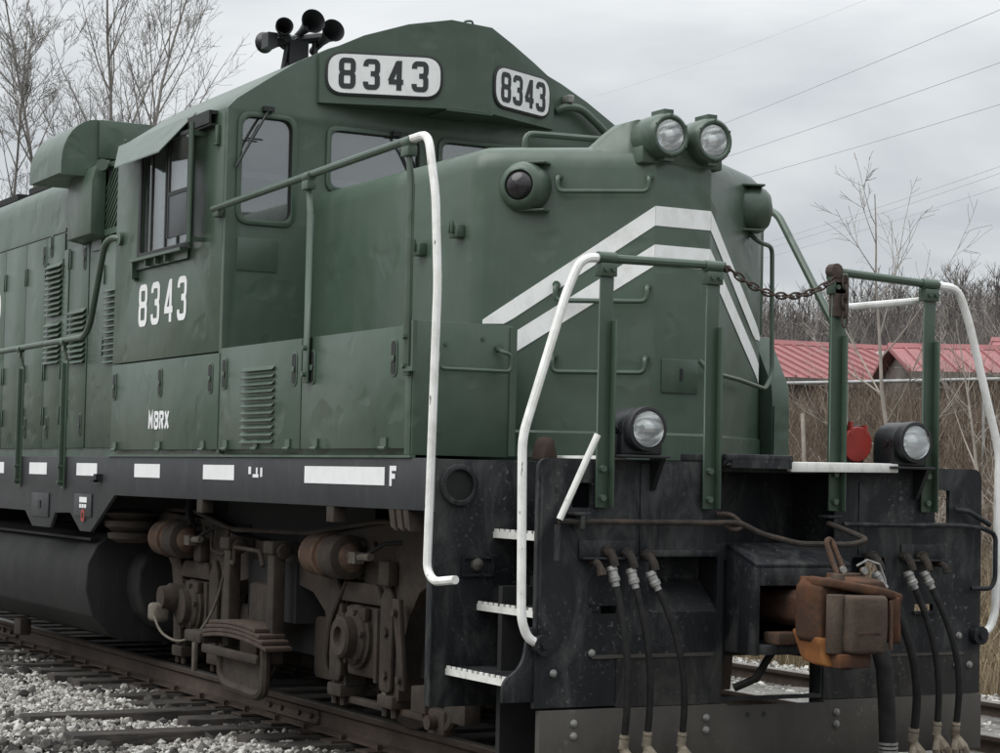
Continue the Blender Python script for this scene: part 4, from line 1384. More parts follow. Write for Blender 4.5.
# folding gate leaf on the far half of the platform
gp = MB().box(-0.09, -0.03, 0.40, 0.465, 1.60, 2.40).tube([(-0.06, 0.46, 2.41), (-0.06, 0.46, 2.40)], 0.03, 8)
P(gp, 'gate_post', 'green', bevel=0.006)
rail([(-0.06, 0.465, 2.41), (-0.06, 0.97, 2.475)], 'white', 0.019, 0.05, 'gate_rail')
# far side: sloping stair rail seen past the nose
rail([(-3.6, 1.60, 3.22), (-2.28, 1.58, 3.25), (-2.16, 1.58, 3.20), (-1.52, 1.58, 2.40), (-1.47, 1.58, 2.30), (-1.47, 1.58, 1.6)], 'green', 0.024, 0.06)
P(MB().cyl((0.0, 0.34, 2.585), (0.055, 0.34, 2.585), 0.04, seg=10).box(0.0, 0.05, 0.33, 0.42, 2.35, 2.56), 'gate_hinge', 'chain', bevel=0.004)

# safety chain hanging between the two platform posts
CH = P(MB().cyl((0.02, -0.335, 2.55), (0.05, -0.335, 2.55), 0.018, seg=8), 'safety_chain', 'chain')
lm = MB().tube([(0.036 * math.cos(a) * (1 if True else 1), 0.016 * math.sin(a), 0) for a in [2 * math.pi * i / 14 for i in range(15)]], 0.0055, 6, False).mesh('chain_link', 'chain')
y0, y1 = -0.33, 0.36
nL = 16
for i in range(nL):
    t = (i + 0.5) / nL
    y = y0 + (y1 - y0) * t
    z = 2.555 - 0.50 * t * (1 - t) + 0.01 * t
    dz = -0.50 * (1 - 2 * t) / (y1 - y0)
    o = link('chain_link', lm, CH, (0.045, y, z))
    e = Vector((0, 1, dz)).normalized()
    m = Matrix((e, Vector((1, 0, 0)), e.cross(Vector((1, 0, 0))))).transposed()
    o.rotation_euler = (m @ Matrix.Rotation(rad(90 * (i % 2) + 20), 3, 'X')).to_euler()
for i in range(5):
    o = link('chain_link', lm, CH, (0.06, 0.385, 2.53 - i * 0.05), (rad(90 * (i % 2)), rad(90), 0))

# ---- pilot (front plate) with its openings
PH = 1.372
out = [tuple(q) for q in roundpath([(-PH, 0.40), (PH, 0.40), (PH, 1.585), (0.385, 1.585), (0.385, 1.185), (-0.345, 1.185), (-0.345, 1.585), (-PH, 1.585)],
                                   [0, 0, 0.06, 0.0, 0.0, 0.0, 0.0, 0.06], 4, True)]
holes = [rrect(-1.185, 1.35, -1.075, 1.47, 0.008, 2), rrect(1.05, 1.285, 1.15, 1.47, 0.008, 2),
         rrect(-1.06, 0.842, -0.925, 0.878, 0.004, 1), rrect(0.92, 0.832, 1.045, 0.868, 0.004, 1),
         rrect(-0.74, 0.845, -0.335, 1.115, 0.02, 3), rrect(0.50, 0.93, 0.72, 1.115, 0.02, 3),
         [(-0.30, 0.42), (0.31, 0.42), (0.31, 1.10), (-0.30, 1.10)]]
PILOT = P(MB().prism(out, 'X', -0.028, 0.0, holes), 'pilot', 'black', bevel=0.004)
pf = lambda a, b, d: (d, a, b)
# lower plow plate, a little proud, opening for the coupler above
PLOW = P(MB().prism([(-1.345, 0.10), (1.375, 0.10), (1.375, 0.388), (0.325, 0.388), (0.325, 0.375), (-0.275, 0.375), (-0.275, 0.388), (-1.345, 0.388)], 'X', -0.03, 0.012), 'plow_plate', 'plow', bevel=0.003)
P(MB().prism([(-0.92, 0.392), (-0.305, 0.392), (-0.305, 0.64), (-0.92, 0.64)], 'X', 0.001, 0.006), 'overlay_plate', 'dusty', PILOT)
P(MB().prism([(0.325, 0.392), (1.365, 0.392), (1.365, 0.62), (0.325, 0.62)], 'X', 0.001, 0.006), 'overlay_plate', 'dusty', PILOT)
bolts = [(-1.16, 0.325), (-1.16, 0.265), (-0.40, 0.325), (-0.40, 0.265), (0.405, 0.325), (0.405, 0.265), (-1.275, 0.565), (-1.06, 0.655), (1.20, 0.545), (1.22, 0.70), (0.93, 0.50), (1.29, 0.545)]
bm_ = MB().lathe((0, 0, 0), (1, 0, 0), [(0, 0.019), (0.008, 0.019), (0.009, 0.015), (0.018, 0.012), (0.021, 0.0)], 8).mesh('bolt', 'fitting')
for y, z in bolts:
    link('bolt', bm_, PILOT, (0.0125 if z < 0.39 else 0.0065 if z < 0.64 else 0.001, y, z))
hb = MB()
for y, z in ((-1.27, 1.43), (-1.22, 1.40), (1.23, 1.415), (1.28, 1.412), (-0.40, 0.76), (-1.07, 0.745), (0.42, 0.72), (-0.15, 0.33), (-0.05, 0.33), (1.10, 0.78)):
    hb.cyl((0.0012 if z > 0.39 else 0.0125, y, z), (0.0016 if z > 0.39 else 0.0129, y, z), 0.014, seg=10)
P(hb, 'bolt_hole', 'gasket', PILOT)
# recess back plates (sloping pockets) and slot lips
P(MB().hexa([(-0.19, -0.75, 0.83), (0.0, -0.75, 0.83), (0.0, -0.325, 0.83), (-0.19, -0.325, 0.83), (-0.19, -0.75, 1.0), (-0.001, -0.75, 0.846), (-0.001, -0.325, 0.846), (-0.19, -0.325, 1.0)]), 'pocket_sill', 'dusty', PILOT)
P(MB().box(-0.21, -0.19, -0.76, -0.32, 0.83, 1.13).box(-0.21, -0.19, 0.48, 0.74, 0.91, 1.13), 'pocket_back', 'black', PILOT)
P(MB().box(-0.50, -0.46, -1.30, -0.36, 0.10, 0.95), 'pilot_brace', 'dark')
P(MB().box(-0.50, -0.46, 0.62, 1.30, 0.10, 0.95), 'pilot_brace', 'dark')
P(MB().box(-0.20, -0.03, -1.20, -1.06, 1.335, 1.485), 'hole_shade_box', 'hole_shade', PILOT)  # black box added behind the near hole, its colour standing in for shade
P(MB().box(-0.42, -0.36, -0.5, 0.6, 1.10, 1.573), 'recess_wall', 'black', bevel=0.004)
P(MB().box(-0.36, -0.03, -0.36, -0.346, 1.17, 1.539).box(-0.36, -0.03, 0.386, 0.40, 1.17, 1.539).box(-0.40, -0.03, -0.36, 0.40, 1.15, 1.17), 'recess_side', 'black')
P(MB().box(0.001, 0.018, -1.075, -0.91, 0.882, 0.892).box(0.001, 0.018, 0.905, 1.06, 0.818, 0.828), 'slot_lip', 'black', PILOT)
# vertical stiffener seams welded on the plate
P(MB().box(0.001, 0.007, -0.80, -0.62, 1.13, 1.57).box(0.001, 0.006, -1.36, -1.345, 0.66, 1.50).box(0.001, 0.007, 0.54, 0.60, 1.13, 1.50).box(0.001, 0.016, -0.76, -0.34, 1.118, 1.15), 'weld_strip', 'black', PILOT, bevel=0.002)
P(MB().box(0.001, 0.011, -1.06, -0.36, 0.628, 0.645).box(0.001, 0.011, 0.5, 1.25, 0.60, 0.612), 'wear_strip', 'plow', PILOT)
# brackets holding the air-line cocks
for a, b, z in ((-1.145, -0.83, 1.165), (0.82, 1.10, 1.155)):
    P(MB().box(0.001, 0.012, a, b, z - 0.055, z + 0.03).box(0.001, 0.05, a, b, z - 0.062, z - 0.05), 'hose_bracket', 'black', bevel=0.003)

# drop step over the coupler, half black and half white
ds = P(MB().box(-0.34, 0.12, -0.345, 0.03, 1.592, 1.628), 'drop_step', 'black', bevel=0.006)
ds2 = P(MB().hexa([(0.06, 0.032, 1.55), (0.10, 0.032, 1.545), (0.10, 0.72, 1.555), (0.06, 0.72, 1.555), (0.06, 0.032, 1.597), (0.10, 0.032, 1.597), (0.10, 0.72, 1.600), (0.06, 0.72, 1.605)]), 'drop_step_edge', 'whitestep', bevel=0.006)
P(MB().box(-0.30, 0.059, 0.032, 0.72, 1.575, 1.594), 'drop_step_tread', 'black', ds2)
P(MB().box(0.105, 0.122, -0.34, 0.02, 1.56, 1.60), 'drop_step_nosing', 'black', ds)
P(MB().hexa([(-0.02, -0.36, 1.50), (0.10, -0.36, 1.59), (0.10, -0.348, 1.59), (-0.02, -0.348, 1.50), (-0.02, -0.36, 1.59), (0.10, -0.36, 1.595), (0.10, -0.348, 1.595), (-0.02, -0.348, 1.59)]), 'step_gusset', 'black')

# ---- step well
SW = -0.735
well = MB().box(SW - 0.012, SW + 0.012, -W + 0.005, -0.86, 0.335, 1.573)
WELL = P(well, 'step_well_wall', 'black', bevel=0.003)
P(MB().box(SW - 0.03, SW + 0.03, -W - 0.012, -W + 0.004, 0.34, 1.31), 'step_well_edge', 'black', WELL, bevel=0.004)
ring = MB().prism([(0.0 + 0.105 * math.cos(a) - 1.425, 1.445 + 0.105 * math.sin(a)) for a in [2 * math.pi * i / 28 for i in range(28)]], 'X', SW + 0.0125, SW + 0.04,
                  [[(0.078 * math.cos(a) - 1.425, 1.445 + 0.078 * math.sin(a)) for a in [2 * math.pi * i / 28 for i in range(28)]]])
P(ring, 'lift_hole_ring', 'black', WELL, bevel=0.01)
P(MB().cyl((SW + 0.0125, -1.425, 1.445), (SW + 0.014, -1.425, 1.445), 0.077, seg=24), 'lift_hole', 'gasket', WELL)
fbx = MB().prism(rrect(-1.40, 0.985, -1.215, 1.09, 0.004, 1), 'X', SW + 0.0125, SW + 0.03, [rrect(-1.385, 1.0, -1.23, 1.075, 0.004, 1)])
P(fbx, 'socket_frame', 'black', WELL)
P(MB().lathe((SW + 0.013, -1.31, 1.045), (1, 0, 0), [(0, 0.035), (0.02, 0.032), (0.035, 0.015), (0.037, 0.0)], 12), 'socket_knob', 'plow', WELL)
P(MB().box(-0.72, -0.03, -0.875, -0.86, 0.40, 1.539), 'step_well_inner', 'black')
P(MB().box(SW + 0.012, -0.03, -0.895, -0.862, 1.52, 1.605), 'platform_nosing', 'whitestep', bevel=0.004)


def tooth_step(y, z, depth, x0=-0.72, x1=-0.03):
    tread = MB().box(x0, x1, y + 0.006, y + depth, z - 0.008, z + 0.004)
    st = P(tread, 'step', 'black')
    nos = MB().box(x0, x1, y - 0.004, y + 0.005, z - 0.034, z - 0.002)
    n = 12
    L = x1 - x0
    for i in range(n):
        a = x0 + L * (i + 0.2) / n
        nos.box(a, a + L / n * 0.6, y - 0.004, y + 0.005, z - 0.0021, z + 0.012)
    P(nos, 'step_nosing', 'whitestep', st)
    P(MB().box(x0 + 0.005, x1, y + depth, y + depth + 0.008, z - 0.03, z + 0.14), 'step_riser', 'black', st)
    return st


tooth_step(-1.47, 0.53, 0.30)
tooth_step(-1.30, 0.85, 0.30)
tooth_step(-1.215, 1.215, 0.30)
gd = [tuple(q) for q in roundpath([(-1.535, 0.43), (-1.365, 0.43), (-1.365, 0.78), (-1.40, 0.78), (-1.43, 0.60), (-1.535, 0.53)], [0.0, 0, 0, 0.02, 0.09, 0.04], 4, True)]
P(MB().prism(gd, 'X', -0.034, -0.01), 'step_guard', 'black', bevel=0.003)

P(MB().hexa([(-0.70, -1.03, 1.576), (-0.56, -1.03, 1.576), (-0.56, -0.93, 1.576), (-0.70, -0.93, 1.576), (-0.68, -1.01, 1.70), (-0.58, -1.0, 1.67), (-0.58, -0.95, 1.70), (-0.68, -0.95, 1.71)]), 'brown_block', 'brownblock', bevel=0.02)
# ---- uncoupling lever
LV = rail([(0.06, -1.29, 1.285), (0.07, -0.42, 1.285), (0.09, -0.27, 1.29), (0.12, -0.16, 1.235), (0.22, 0.0, 1.19), (0.30, 0.26, 1.19), (0.31, 0.36, 1.215), (0.20, 0.30, 1.26), (0.06, 0.30, 1.29)], 'cock', 0.014, 0.04, 'uncoupling_lever', 8)
P(MB().tube([(0.065, -1.30, 1.27), (0.065, -1.30, 1.10)], 0.016, 8), 'lever_handle', 'black', LV)
P(MB().tube([(0.075, -1.295, 1.295), (0.11, -1.115, 1.70)], 0.017, 10), 'lever_handle', 'whitestep', LV, 'white painted lever handle sloping up at the near pilot corner')
P(MB().tube(roundpath([(0.055, 0.40, 1.285), (0.055, 1.20, 1.285), (0.055, 1.34, 1.27), (0.06, 1.40, 1.25), (0.06, 1.42, 1.22), (0.06, 1.42, 1.0), (0.06, 1.39, 0.95), (0.03, 1.28, 0.95)], 0.03), 0.013, 8), 'lever_rod', 'black', LV)
P(MB().tube([(0.02, 1.17, 1.37), (0.05, 1.24, 1.36), (0.06, 1.38, 1.29)], 0.014, 8), 'lever_rod', 'black', LV)
for y in (-1.17, 0.33):
    P(MB().box(0.001, 0.085, y - 0.012, y + 0.012, 1.25, 1.32).box(0.001, 0.09, y - 0.05, y + 0.04, 1.315, 1.33), 'lever_bracket', 'black', LV, bevel=0.004)
P(MB().tube(roundpath([(0.02, -0.36, 1.33), (0.06, -0.30, 1.33), (0.09, -0.24, 1.27), (0.08, -0.30, 1.25), (0.02, -0.34, 1.29)], 0.03), 0.012, 8), 'lever_hook', 'chain', LV)

# ---- coupler pocket housing
hs = MB()
hs.hexa([(0.0, -0.285, 0.65), (0.25, -0.285, 0.645), (0.25, -0.255, 0.645), (0.0, -0.255, 0.65), (0.0, -0.285, 1.165), (0.25, -0.285, 1.075), (0.25, -0.255, 1.075), (0.0, -0.255, 1.165)])
hs.hexa([(0.0, 0.265, 0.65), (0.25, 0.265, 0.645), (0.25, 0.295, 0.645), (0.0, 0.295, 0.65), (0.0, 0.265, 1.165), (0.25, 0.265, 1.075), (0.25, 0.295, 1.075), (0.0, 0.295, 1.165)])
hs.hexa([(0.0, -0.2855, 1.1655), (0.252, -0.2855, 1.0755), (0.252, 0.2955, 1.0755), (0.0, 0.2955, 1.1655), (0.0, -0.2855, 1.185), (0.252, -0.2855, 1.095), (0.252, 0.2955, 1.095), (0.0, 0.2955, 1.185)])
hs.box(0.225, 0.2495, -0.2545, 0.2645, 0.985, 1.0748)
hs.box(0.0, 0.30, -0.2545, 0.2645, 0.652, 0.70)
CPL_BOX = P(hs, 'coupler_pocket', 'black', bevel=0.004)
P(MB().box(-0.6, -0.05, -0.26, 0.27, 0.62, 0.66).box(-0.6, -0.58, -0.26, 0.27, 0.66, 1.1).box(-0.6, -0.03, -0.29, -0.262, 0.60, 1.1).box(-0.6, -0.03, 0.272, 0.30, 0.60, 1.1), 'draft_pocket', 'dark')
P(MB().box(0.20, 0.33, -0.20, 0.16, 0.701, 0.76), 'carrier_block', 'brake', CPL_BOX, bevel=0.01)

# ---- coupler: shank, head with guard arm, knuckle, lift links
ck = MB()
secs = [  # x, y0, y1, z0, z1
    (-0.35, -0.075, 0.075, 0.79, 0.96), (0.30, -0.085, 0.080, 0.785, 0.965), (0.42, -0.125, 0.09, 0.775, 0.985),
    (0.50, -0.225, 0.11, 0.755, 1.02), (0.57, -0.275, 0.13, 0.735, 1.045), (0.66, -0.275, 0.15, 0.725, 1.045), (0.725, -0.25, 0.15, 0.735, 1.03)]
vs, fs = [], []
for x, ya, yb, za, zb in secs:
    r = 0.035
    vs += [(x, ya + r, za), (x, yb - r, za), (x, yb, za + r), (x, yb, zb - r), (x, yb - r, zb), (x, ya + r, zb), (x, ya, zb - r), (x, ya, za + r)]
for i in range(len(secs) - 1):
    for j in range(8):
        k = (j + 1) % 8
        fs.append((i * 8 + j, i * 8 + k, i * 8 + 8 + k, i * 8 + 8 + j))
fs += [tuple(range(7, -1, -1)), tuple(range(len(vs) - 8, len(vs)))]
ck.add(vs, fs)
CPL = P(ck, 'coupler', 'rust', bevel=0.01, label='rust orange coupler head with grey brown knuckle')
# guard arm on the far side and the flange above, lower horn of the head
P(MB().prism([(0.64, 0.06), (0.84, 0.07), (0.86, 0.115), (0.80, 0.155), (0.62, 0.15)], 'Z', 0.745, 0.965), 'guard_arm', 'rust', CPL, bevel=0.012)
fl_ = MB().prism([(0.42, -0.10), (0.53, -0.23), (0.67, -0.265), (0.77, -0.22), (0.85, 0.08), (0.84, 0.15), (0.60, 0.14)], 'Z', 1.005, 1.05)
fl_.v = [(x, y, z - 0.26 * max(0.0, y + 0.12)) for x, y, z in fl_.v]
P(fl_, 'head_flange', 'rust', CPL, bevel=0.012)
P(MB().hexa([(0.60, -0.27, 0.66), (0.78, -0.255, 0.635), (0.78, -0.15, 0.635), (0.60, -0.15, 0.66), (0.48, -0.24, 0.80), (0.74, -0.27, 0.77), (0.74, -0.07, 0.77), (0.48, -0.09, 0.80)]), 'head_horn', 'rustbright', CPL, bevel=0.015)
P(MB().prism([(0.70, -0.165), (0.80, -0.185), (0.865, -0.175), (0.89, -0.01), (0.875, 0.03), (0.80, 0.05), (0.71, 0.0)], 'Z', 0.70, 0.972), 'knuckle', 'rustgrey', CPL, bevel=0.022, bseg=3)
for q in [CPL] + [c for c in CPL.children if c.name.split('.')[0] in ('guard_arm', 'head_flange', 'head_horn', 'knuckle')]:
    rough_cast(q, 0.007)
P(MB().box(0.885, 0.893, -0.15, -0.02, 0.80, 0.806).box(0.87, 0.885, 0.037, 0.050, 0.72, 0.95), 'knuckle_wear', 'brake', CPL)
P(MB().cyl((0.775, -0.205, 0.70), (0.775, -0.205, 0.975), 0.042, seg=18), 'knuckle_barrel', 'rustgrey', CPL, bevel=0.006)
P(MB().box(0.74, 0.84, -0.22, -0.04, 0.635, 0.70).cyl((0.79, -0.15, 0.625), (0.79, -0.15, 0.66), 0.03, seg=10), 'knuckle_lug', 'rust', CPL, bevel=0.006)
P(MB().cyl((0.73, -0.155, 1.03), (0.73, -0.155, 1.065), 0.035, 0.03, 12), 'knuckle_pin', 'rustgrey', CPL)
P(MB().tube(roundpath([(0.40, 0.10, 1.05), (0.36, 0.10, 1.10), (0.315, 0.09, 1.21), (0.30, 0.13, 1.22), (0.36, 0.15, 1.10), (0.40, 0.15, 1.05)], 0.03), 0.014, 8), 'lift_link', 'brake', CPL)
P(MB().box(0.37, 0.47, 0.05, 0.22, 0.98, 1.055).cyl((0.475, 0.06, 1.075), (0.49, 0.06, 1.075), 0.02, seg=10).cyl((0.475, 0.19, 1.07), (0.49, 0.19, 1.07), 0.02, seg=10), 'lock_block', 'brake', CPL, bevel=0.01)
P(MB().cyl((0.49, 0.06, 1.075), (0.50, 0.06, 1.075), 0.018, seg=10).cyl((0.49, 0.19, 1.07), (0.50, 0.19, 1.07), 0.018, seg=10), 'pin_end', 'fitting', CPL)
P(MB().tube([(0.42, 0.20, 1.09), (0.44, 0.25, 1.12), (0.46, 0.31, 1.10), (0.47, 0.34, 1.02)], 0.006, 6), 'wire_loop', 'fitting', CPL)
P(MB().tube([(0.15, -0.10, 0.66), (0.12, -0.18, 0.52), (0.05, -0.26, 0.47)], 0.02, 8), 'chain_hanger', 'rubber')


# ---- air hoses with fittings and glad hands
def hose(name, top, bot, r=0.019, bulge=0.06, label=None, glad=True, stiff=True):
    tx, ty, tz = top
    bx, by, bz = bot
    path = []
    for i in range(13):
        t = i / 12
        e = t * t * (3 - 2 * t)
        w = 1 - (1 - t) ** 2.2
        path.append((tx + (bx - tx) * t + bulge * math.sin(math.pi * t), ty + (by - ty) * w, tz - 0.13 + (bz - tz + 0.13) * t))
    el = [(0.0, ty - 0.015, tz), (0.05, ty - 0.012, tz), (tx, ty - 0.005, tz - 0.04), (tx + 0.004, ty, tz - 0.07)]
    h = P(MB().tube(path, r, 10), name, 'rubber', label=label)
    P(MB().tube(roundpath(el, 0.03), 0.021, 10).cyl((0.03, ty - 0.014, tz), (0.055, ty - 0.012, tz), 0.03, seg=8), 'elbow', 'cock', h)
    p0, p1 = Vector(path[0]), Vector(path[1])
    d = (p1 - p0).normalized()
    P(MB().lathe(p0 - d * 0.06, d, [(0, 0.024), (0.02, 0.028), (0.025, 0.024), (0.05, 0.024), (0.055, 0.028), (0.075, 0.027), (0.078, r + 0.002), (0.10, r + 0.002)], 14), 'fitting', 'fitting', h)
    q0, q1 = Vector(path[-1]), Vector(path[-2])
    dd = (q0 - q1).normalized()
    if glad:
        ferr = MB().lathe(q0 - dd * 0.05, dd, [(0, r + 0.003), (0.015, r + 0.007), (0.02, r + 0.003), (0.035, r + 0.007), (0.05, r + 0.005), (0.07, r + 0.008), (0.075, r)], 14)
        P(ferr, 'ferrule', 'gladhand', h)
        g0 = q0 + dd * 0.02
        gm = MB().tube([g0, g0 + Vector((0.015, 0.005, -0.03)), g0 + Vector((0.03, 0.02, -0.06)), g0 + Vector((0.03, 0.05, -0.095)), g0 + Vector((0.025, 0.075, -0.13))], [0.020, 0.030, 0.034, 0.026, 0.018], 10)
        gm.tube([g0 + Vector((0.02, -0.01, -0.03)), g0 + Vector((0.035, -0.03, -0.075)), g0 + Vector((0.035, -0.018, -0.13))], [0.02, 0.022, 0.012], 8)
        gm.cyl(g0 + Vector((0.0, 0.025, -0.075)), g0 + Vector((0.05, 0.025, -0.075)), 0.03, seg=14)
        P(gm, 'glad_hand', 'gladhand', h)
    else:
        P(MB().lathe(q0 - dd * 0.06, dd, [(0, r + 0.003), (0.012, r + 0.008), (0.02, r + 0.003), (0.03, r + 0.008), (0.04, r + 0.003), (0.05, r + 0.008), (0.06, r + 0.002)], 16), 'ferrule', 'fitting', h)
        P(MB().tube([q0, q0 + Vector((0.02, 0, -0.07)), q0 + Vector((0.05, 0.03, -0.13))], [0.04, 0.045, 0.03], 10), 'glad_hand', 'brake', h)
    return h


hose('air_hose', (0.075, -0.985, 1.145), (0.10, -0.93, 0.225), 0.018, 0.05)
hose('air_hose', (0.075, -0.875, 1.135), (0.10, -0.80, 0.235), 0.017, 0.05)
hose('air_hose', (0.085, -0.76, 1.125), (0.10, -0.60, 0.225), 0.0165, 0.05)
hose('air_hose', (0.09, 0.62, 1.12), (0.11, 0.83, 0.19), 0.022, 0.06)
hose('air_hose', (0.075, 0.84, 1.12), (0.10, 0.995, 0.215), 0.0175, 0.04)
hose('air_hose', (0.075, 0.95, 1.12), (0.10, 1.12, 0.21), 0.0175, 0.06)
P(MB().tube(roundpath([(0.001, -1.075, 1.095), (0.06, -1.07, 1.09), (0.08, -1.06, 1.05)], 0.02), 0.018, 8).cyl((0.075, -1.062, 1.06), (0.083, -1.058, 1.03), 0.024, seg=8), 'capped_cock', 'cock')
P(MB().tube(roundpath([(0.001, 1.06, 1.085), (0.06, 1.065, 1.08), (0.08, 1.07, 1.05)], 0.02), 0.017, 8).cyl((0.075, 1.068, 1.06), (0.083, 1.072, 1.035), 0.023, seg=8), 'capped_cock', 'cock')
# big brake-pipe hose hanging beside the coupler
bp_ = P(MB().tube([(0.25, 0.40, 0.78), (0.33, 0.42, 0.68), (0.36, 0.43, 0.58), (0.37, 0.44, 0.40), (0.37, 0.455, 0.14)], 0.044, 16), 'brake_hose', 'rubber', label='thick black brake hose hanging beside the coupler')
P(MB().tube([(0.0, 0.38, 0.82), (0.15, 0.39, 0.83), (0.25, 0.40, 0.79), (0.27, 0.405, 0.75)], 0.036, 12), 'angle_cock', 'brake', bp_)
rg = MB()
for z in (0.20, 0.18, 0.16):
    rg.cyl((0.37, 0.453, z), (0.37, 0.453, z + 0.012), 0.049, seg=18)
P(rg, 'hose_clamp', 'fitting', bp_)


# ---- ditch lights in black cases on small shelves
for y, z, x in ((-0.85, 1.735, 0.12), (0.80, 1.715, 0.12)):
    zb = z - 0.125
    body = MB()
    arc = [(y - 0.115, zb), (y + 0.115, zb)] + [(y + 0.115 * math.cos(a), z + 0.0 + 0.105 * math.sin(a)) for a in [math.pi * i / 14 for i in range(15)]]
    body.prism(arc, 'X', x - 0.19, x - 0.03, [[(y + 0.0895 * math.cos(a), z + 0.0895 * math.sin(a)) for a in [2 * math.pi * i / 28 for i in range(28)]]])
    DL = P(body, 'ditch_light', 'lampblack', bevel=0.008)
    P(MB().lathe((x - 0.04, y, z), (1, 0, 0), [(0, 0.108), (0.05, 0.110), (0.062, 0.106), (0.064, 0.092), (0.045, 0.0885), (-0.085, 0.0885)], 32, False), 'bezel', 'lampblack', DL, angle=40)
    P(MB().lathe((x - 0.025, y, z), (1, 0, 0), [(-0.085, 0.008), (-0.08, 0.025), (-0.06, 0.046), (-0.025, 0.067), (0.015, 0.081), (0.05, 0.0875), (0.03, 0.0880), (-0.08, 0.05)], 28), 'reflector', 'chrome', DL, angle=60)
    P(MB().lathe((x - 0.022, y, z), (1, 0, 0), [(-0.085, 0.012), (-0.05, 0.012), (-0.044, 0.0)], 10), 'bulb', 'decal', DL, angle=60)
    P(MB().lathe((x + 0.017, y, z), (1, 0, 0), [(0, 0.0885), (0.003, 0.0885)], 28), 'lens', 'cover', DL)
    P(MB().box(x - 0.22, x + 0.01, y - 0.14, y + 0.14, zb - 0.014, zb - 0.001), 'shelf', 'lampblack', DL, bevel=0.003)
    P(MB().hexa([(-0.004 + 0.006, y + 0.10, zb - 0.17), (0.02, y + 0.10, zb - 0.17), (0.02, y + 0.125, zb - 0.17), (0.002, y + 0.125, zb - 0.17), (0.002, y + 0.10, zb - 0.015), (x - 0.01, y + 0.10, zb - 0.015), (x - 0.01, y + 0.125, zb - 0.015), (0.002, y + 0.125, zb - 0.015)]), 'shelf_gusset', 'lampblack', DL)
    P(MB().cyl((x - 0.08, y - 0.1152, z - 0.005), (x - 0.08, y - 0.125, z - 0.005), 0.02, seg=10).box(x - 0.05, x - 0.03, y - 0.122, y - 0.1152, z - 0.02, z + 0.01), 'case_latch', 'lampblack', DL)

# red round cover on the multiple-unit receptacle
RC = P(MB().box(-0.10, -0.035, 0.47, 0.60, 1.60, 1.80), 'receptacle', 'lampblack', bevel=0.006)
P(MB().lathe((-0.034, 0.545, 1.70), (1, 0, -0.1), [(0, 0.093), (0.014, 0.093), (0.018, 0.088), (0.02, 0.0)], 28), 'receptacle_cover', 'red', RC, 'round red receptacle cover beside the far ditch light')
P(MB().box(-0.036, -0.008, 0.49, 0.505, 1.745, 1.815).box(-0.036, -0.008, 0.585, 0.60, 1.745, 1.80), 'cover_hinge', 'red', RC)

# ---- front truck
TX = -3.80
AXL = (TX - 1.3715, TX + 1.3715)
FRAME = [(-6.25, 0.97), (-5.90, 0.93), (-5.74, 0.80), (-5.64, 0.45), (-5.60, 0.25), (-5.44, 0.25), (-5.44, 0.74), (-4.93, 0.74), (-4.93, 0.24), (-4.74, 0.24), (-4.71, 0.48), (-4.60, 0.66), (-4.42, 0.76),
         (-4.15, 0.80), (-3.45, 0.80), (-3.18, 0.76), (-3.0, 0.66), (-2.89, 0.48), (-2.86, 0.24), (-2.67, 0.24), (-2.67, 0.74), (-2.17, 0.74), (-2.17, 0.22), (-1.96, 0.22), (-1.93, 0.50), (-1.84, 0.70), (-1.72, 0.84), (-1.52, 0.93), (-1.25, 0.96),
         (-1.25, 1.16), (-1.7, 1.22), (-2.6, 1.20), (-3.1, 1.08), (-3.8, 1.03), (-4.5, 1.06), (-5.0, 1.15), (-5.9, 1.18), (-6.25, 1.12)]
slots = [rrect(-5.60 + 2.74 * k + 0.02, 0.80, -5.60 + 2.74 * k + 0.42, 0.95, 0.06, 4) for k in (0, 1)]
for s in (-1, 1):
    tf = P(MB().prism(FRAME, 'Y', s * 1.13, s * 1.00, [slots[0], slots[1]]), 'truck_frame', 'truck', bevel=0.018)
    if s < 0:
        TF = tf
P(MB().box(-5.8, -1.9, -1.0, 1.0, 0.35, 0.55).box(-4.2, -3.4, -1.15, 1.15, 0.55, 0.92).box(-6.1, -5.95, -0.98, 0.98, 0.85, 1.1).box(-1.65, -1.5, -0.98, 0.98, 0.85, 1.1), 'truck_bolster', 'dark')
P(MB().box(-5.0, -2.6, -0.995, 0.995, 0.93, 1.3), 'truck_bolster', 'dark')
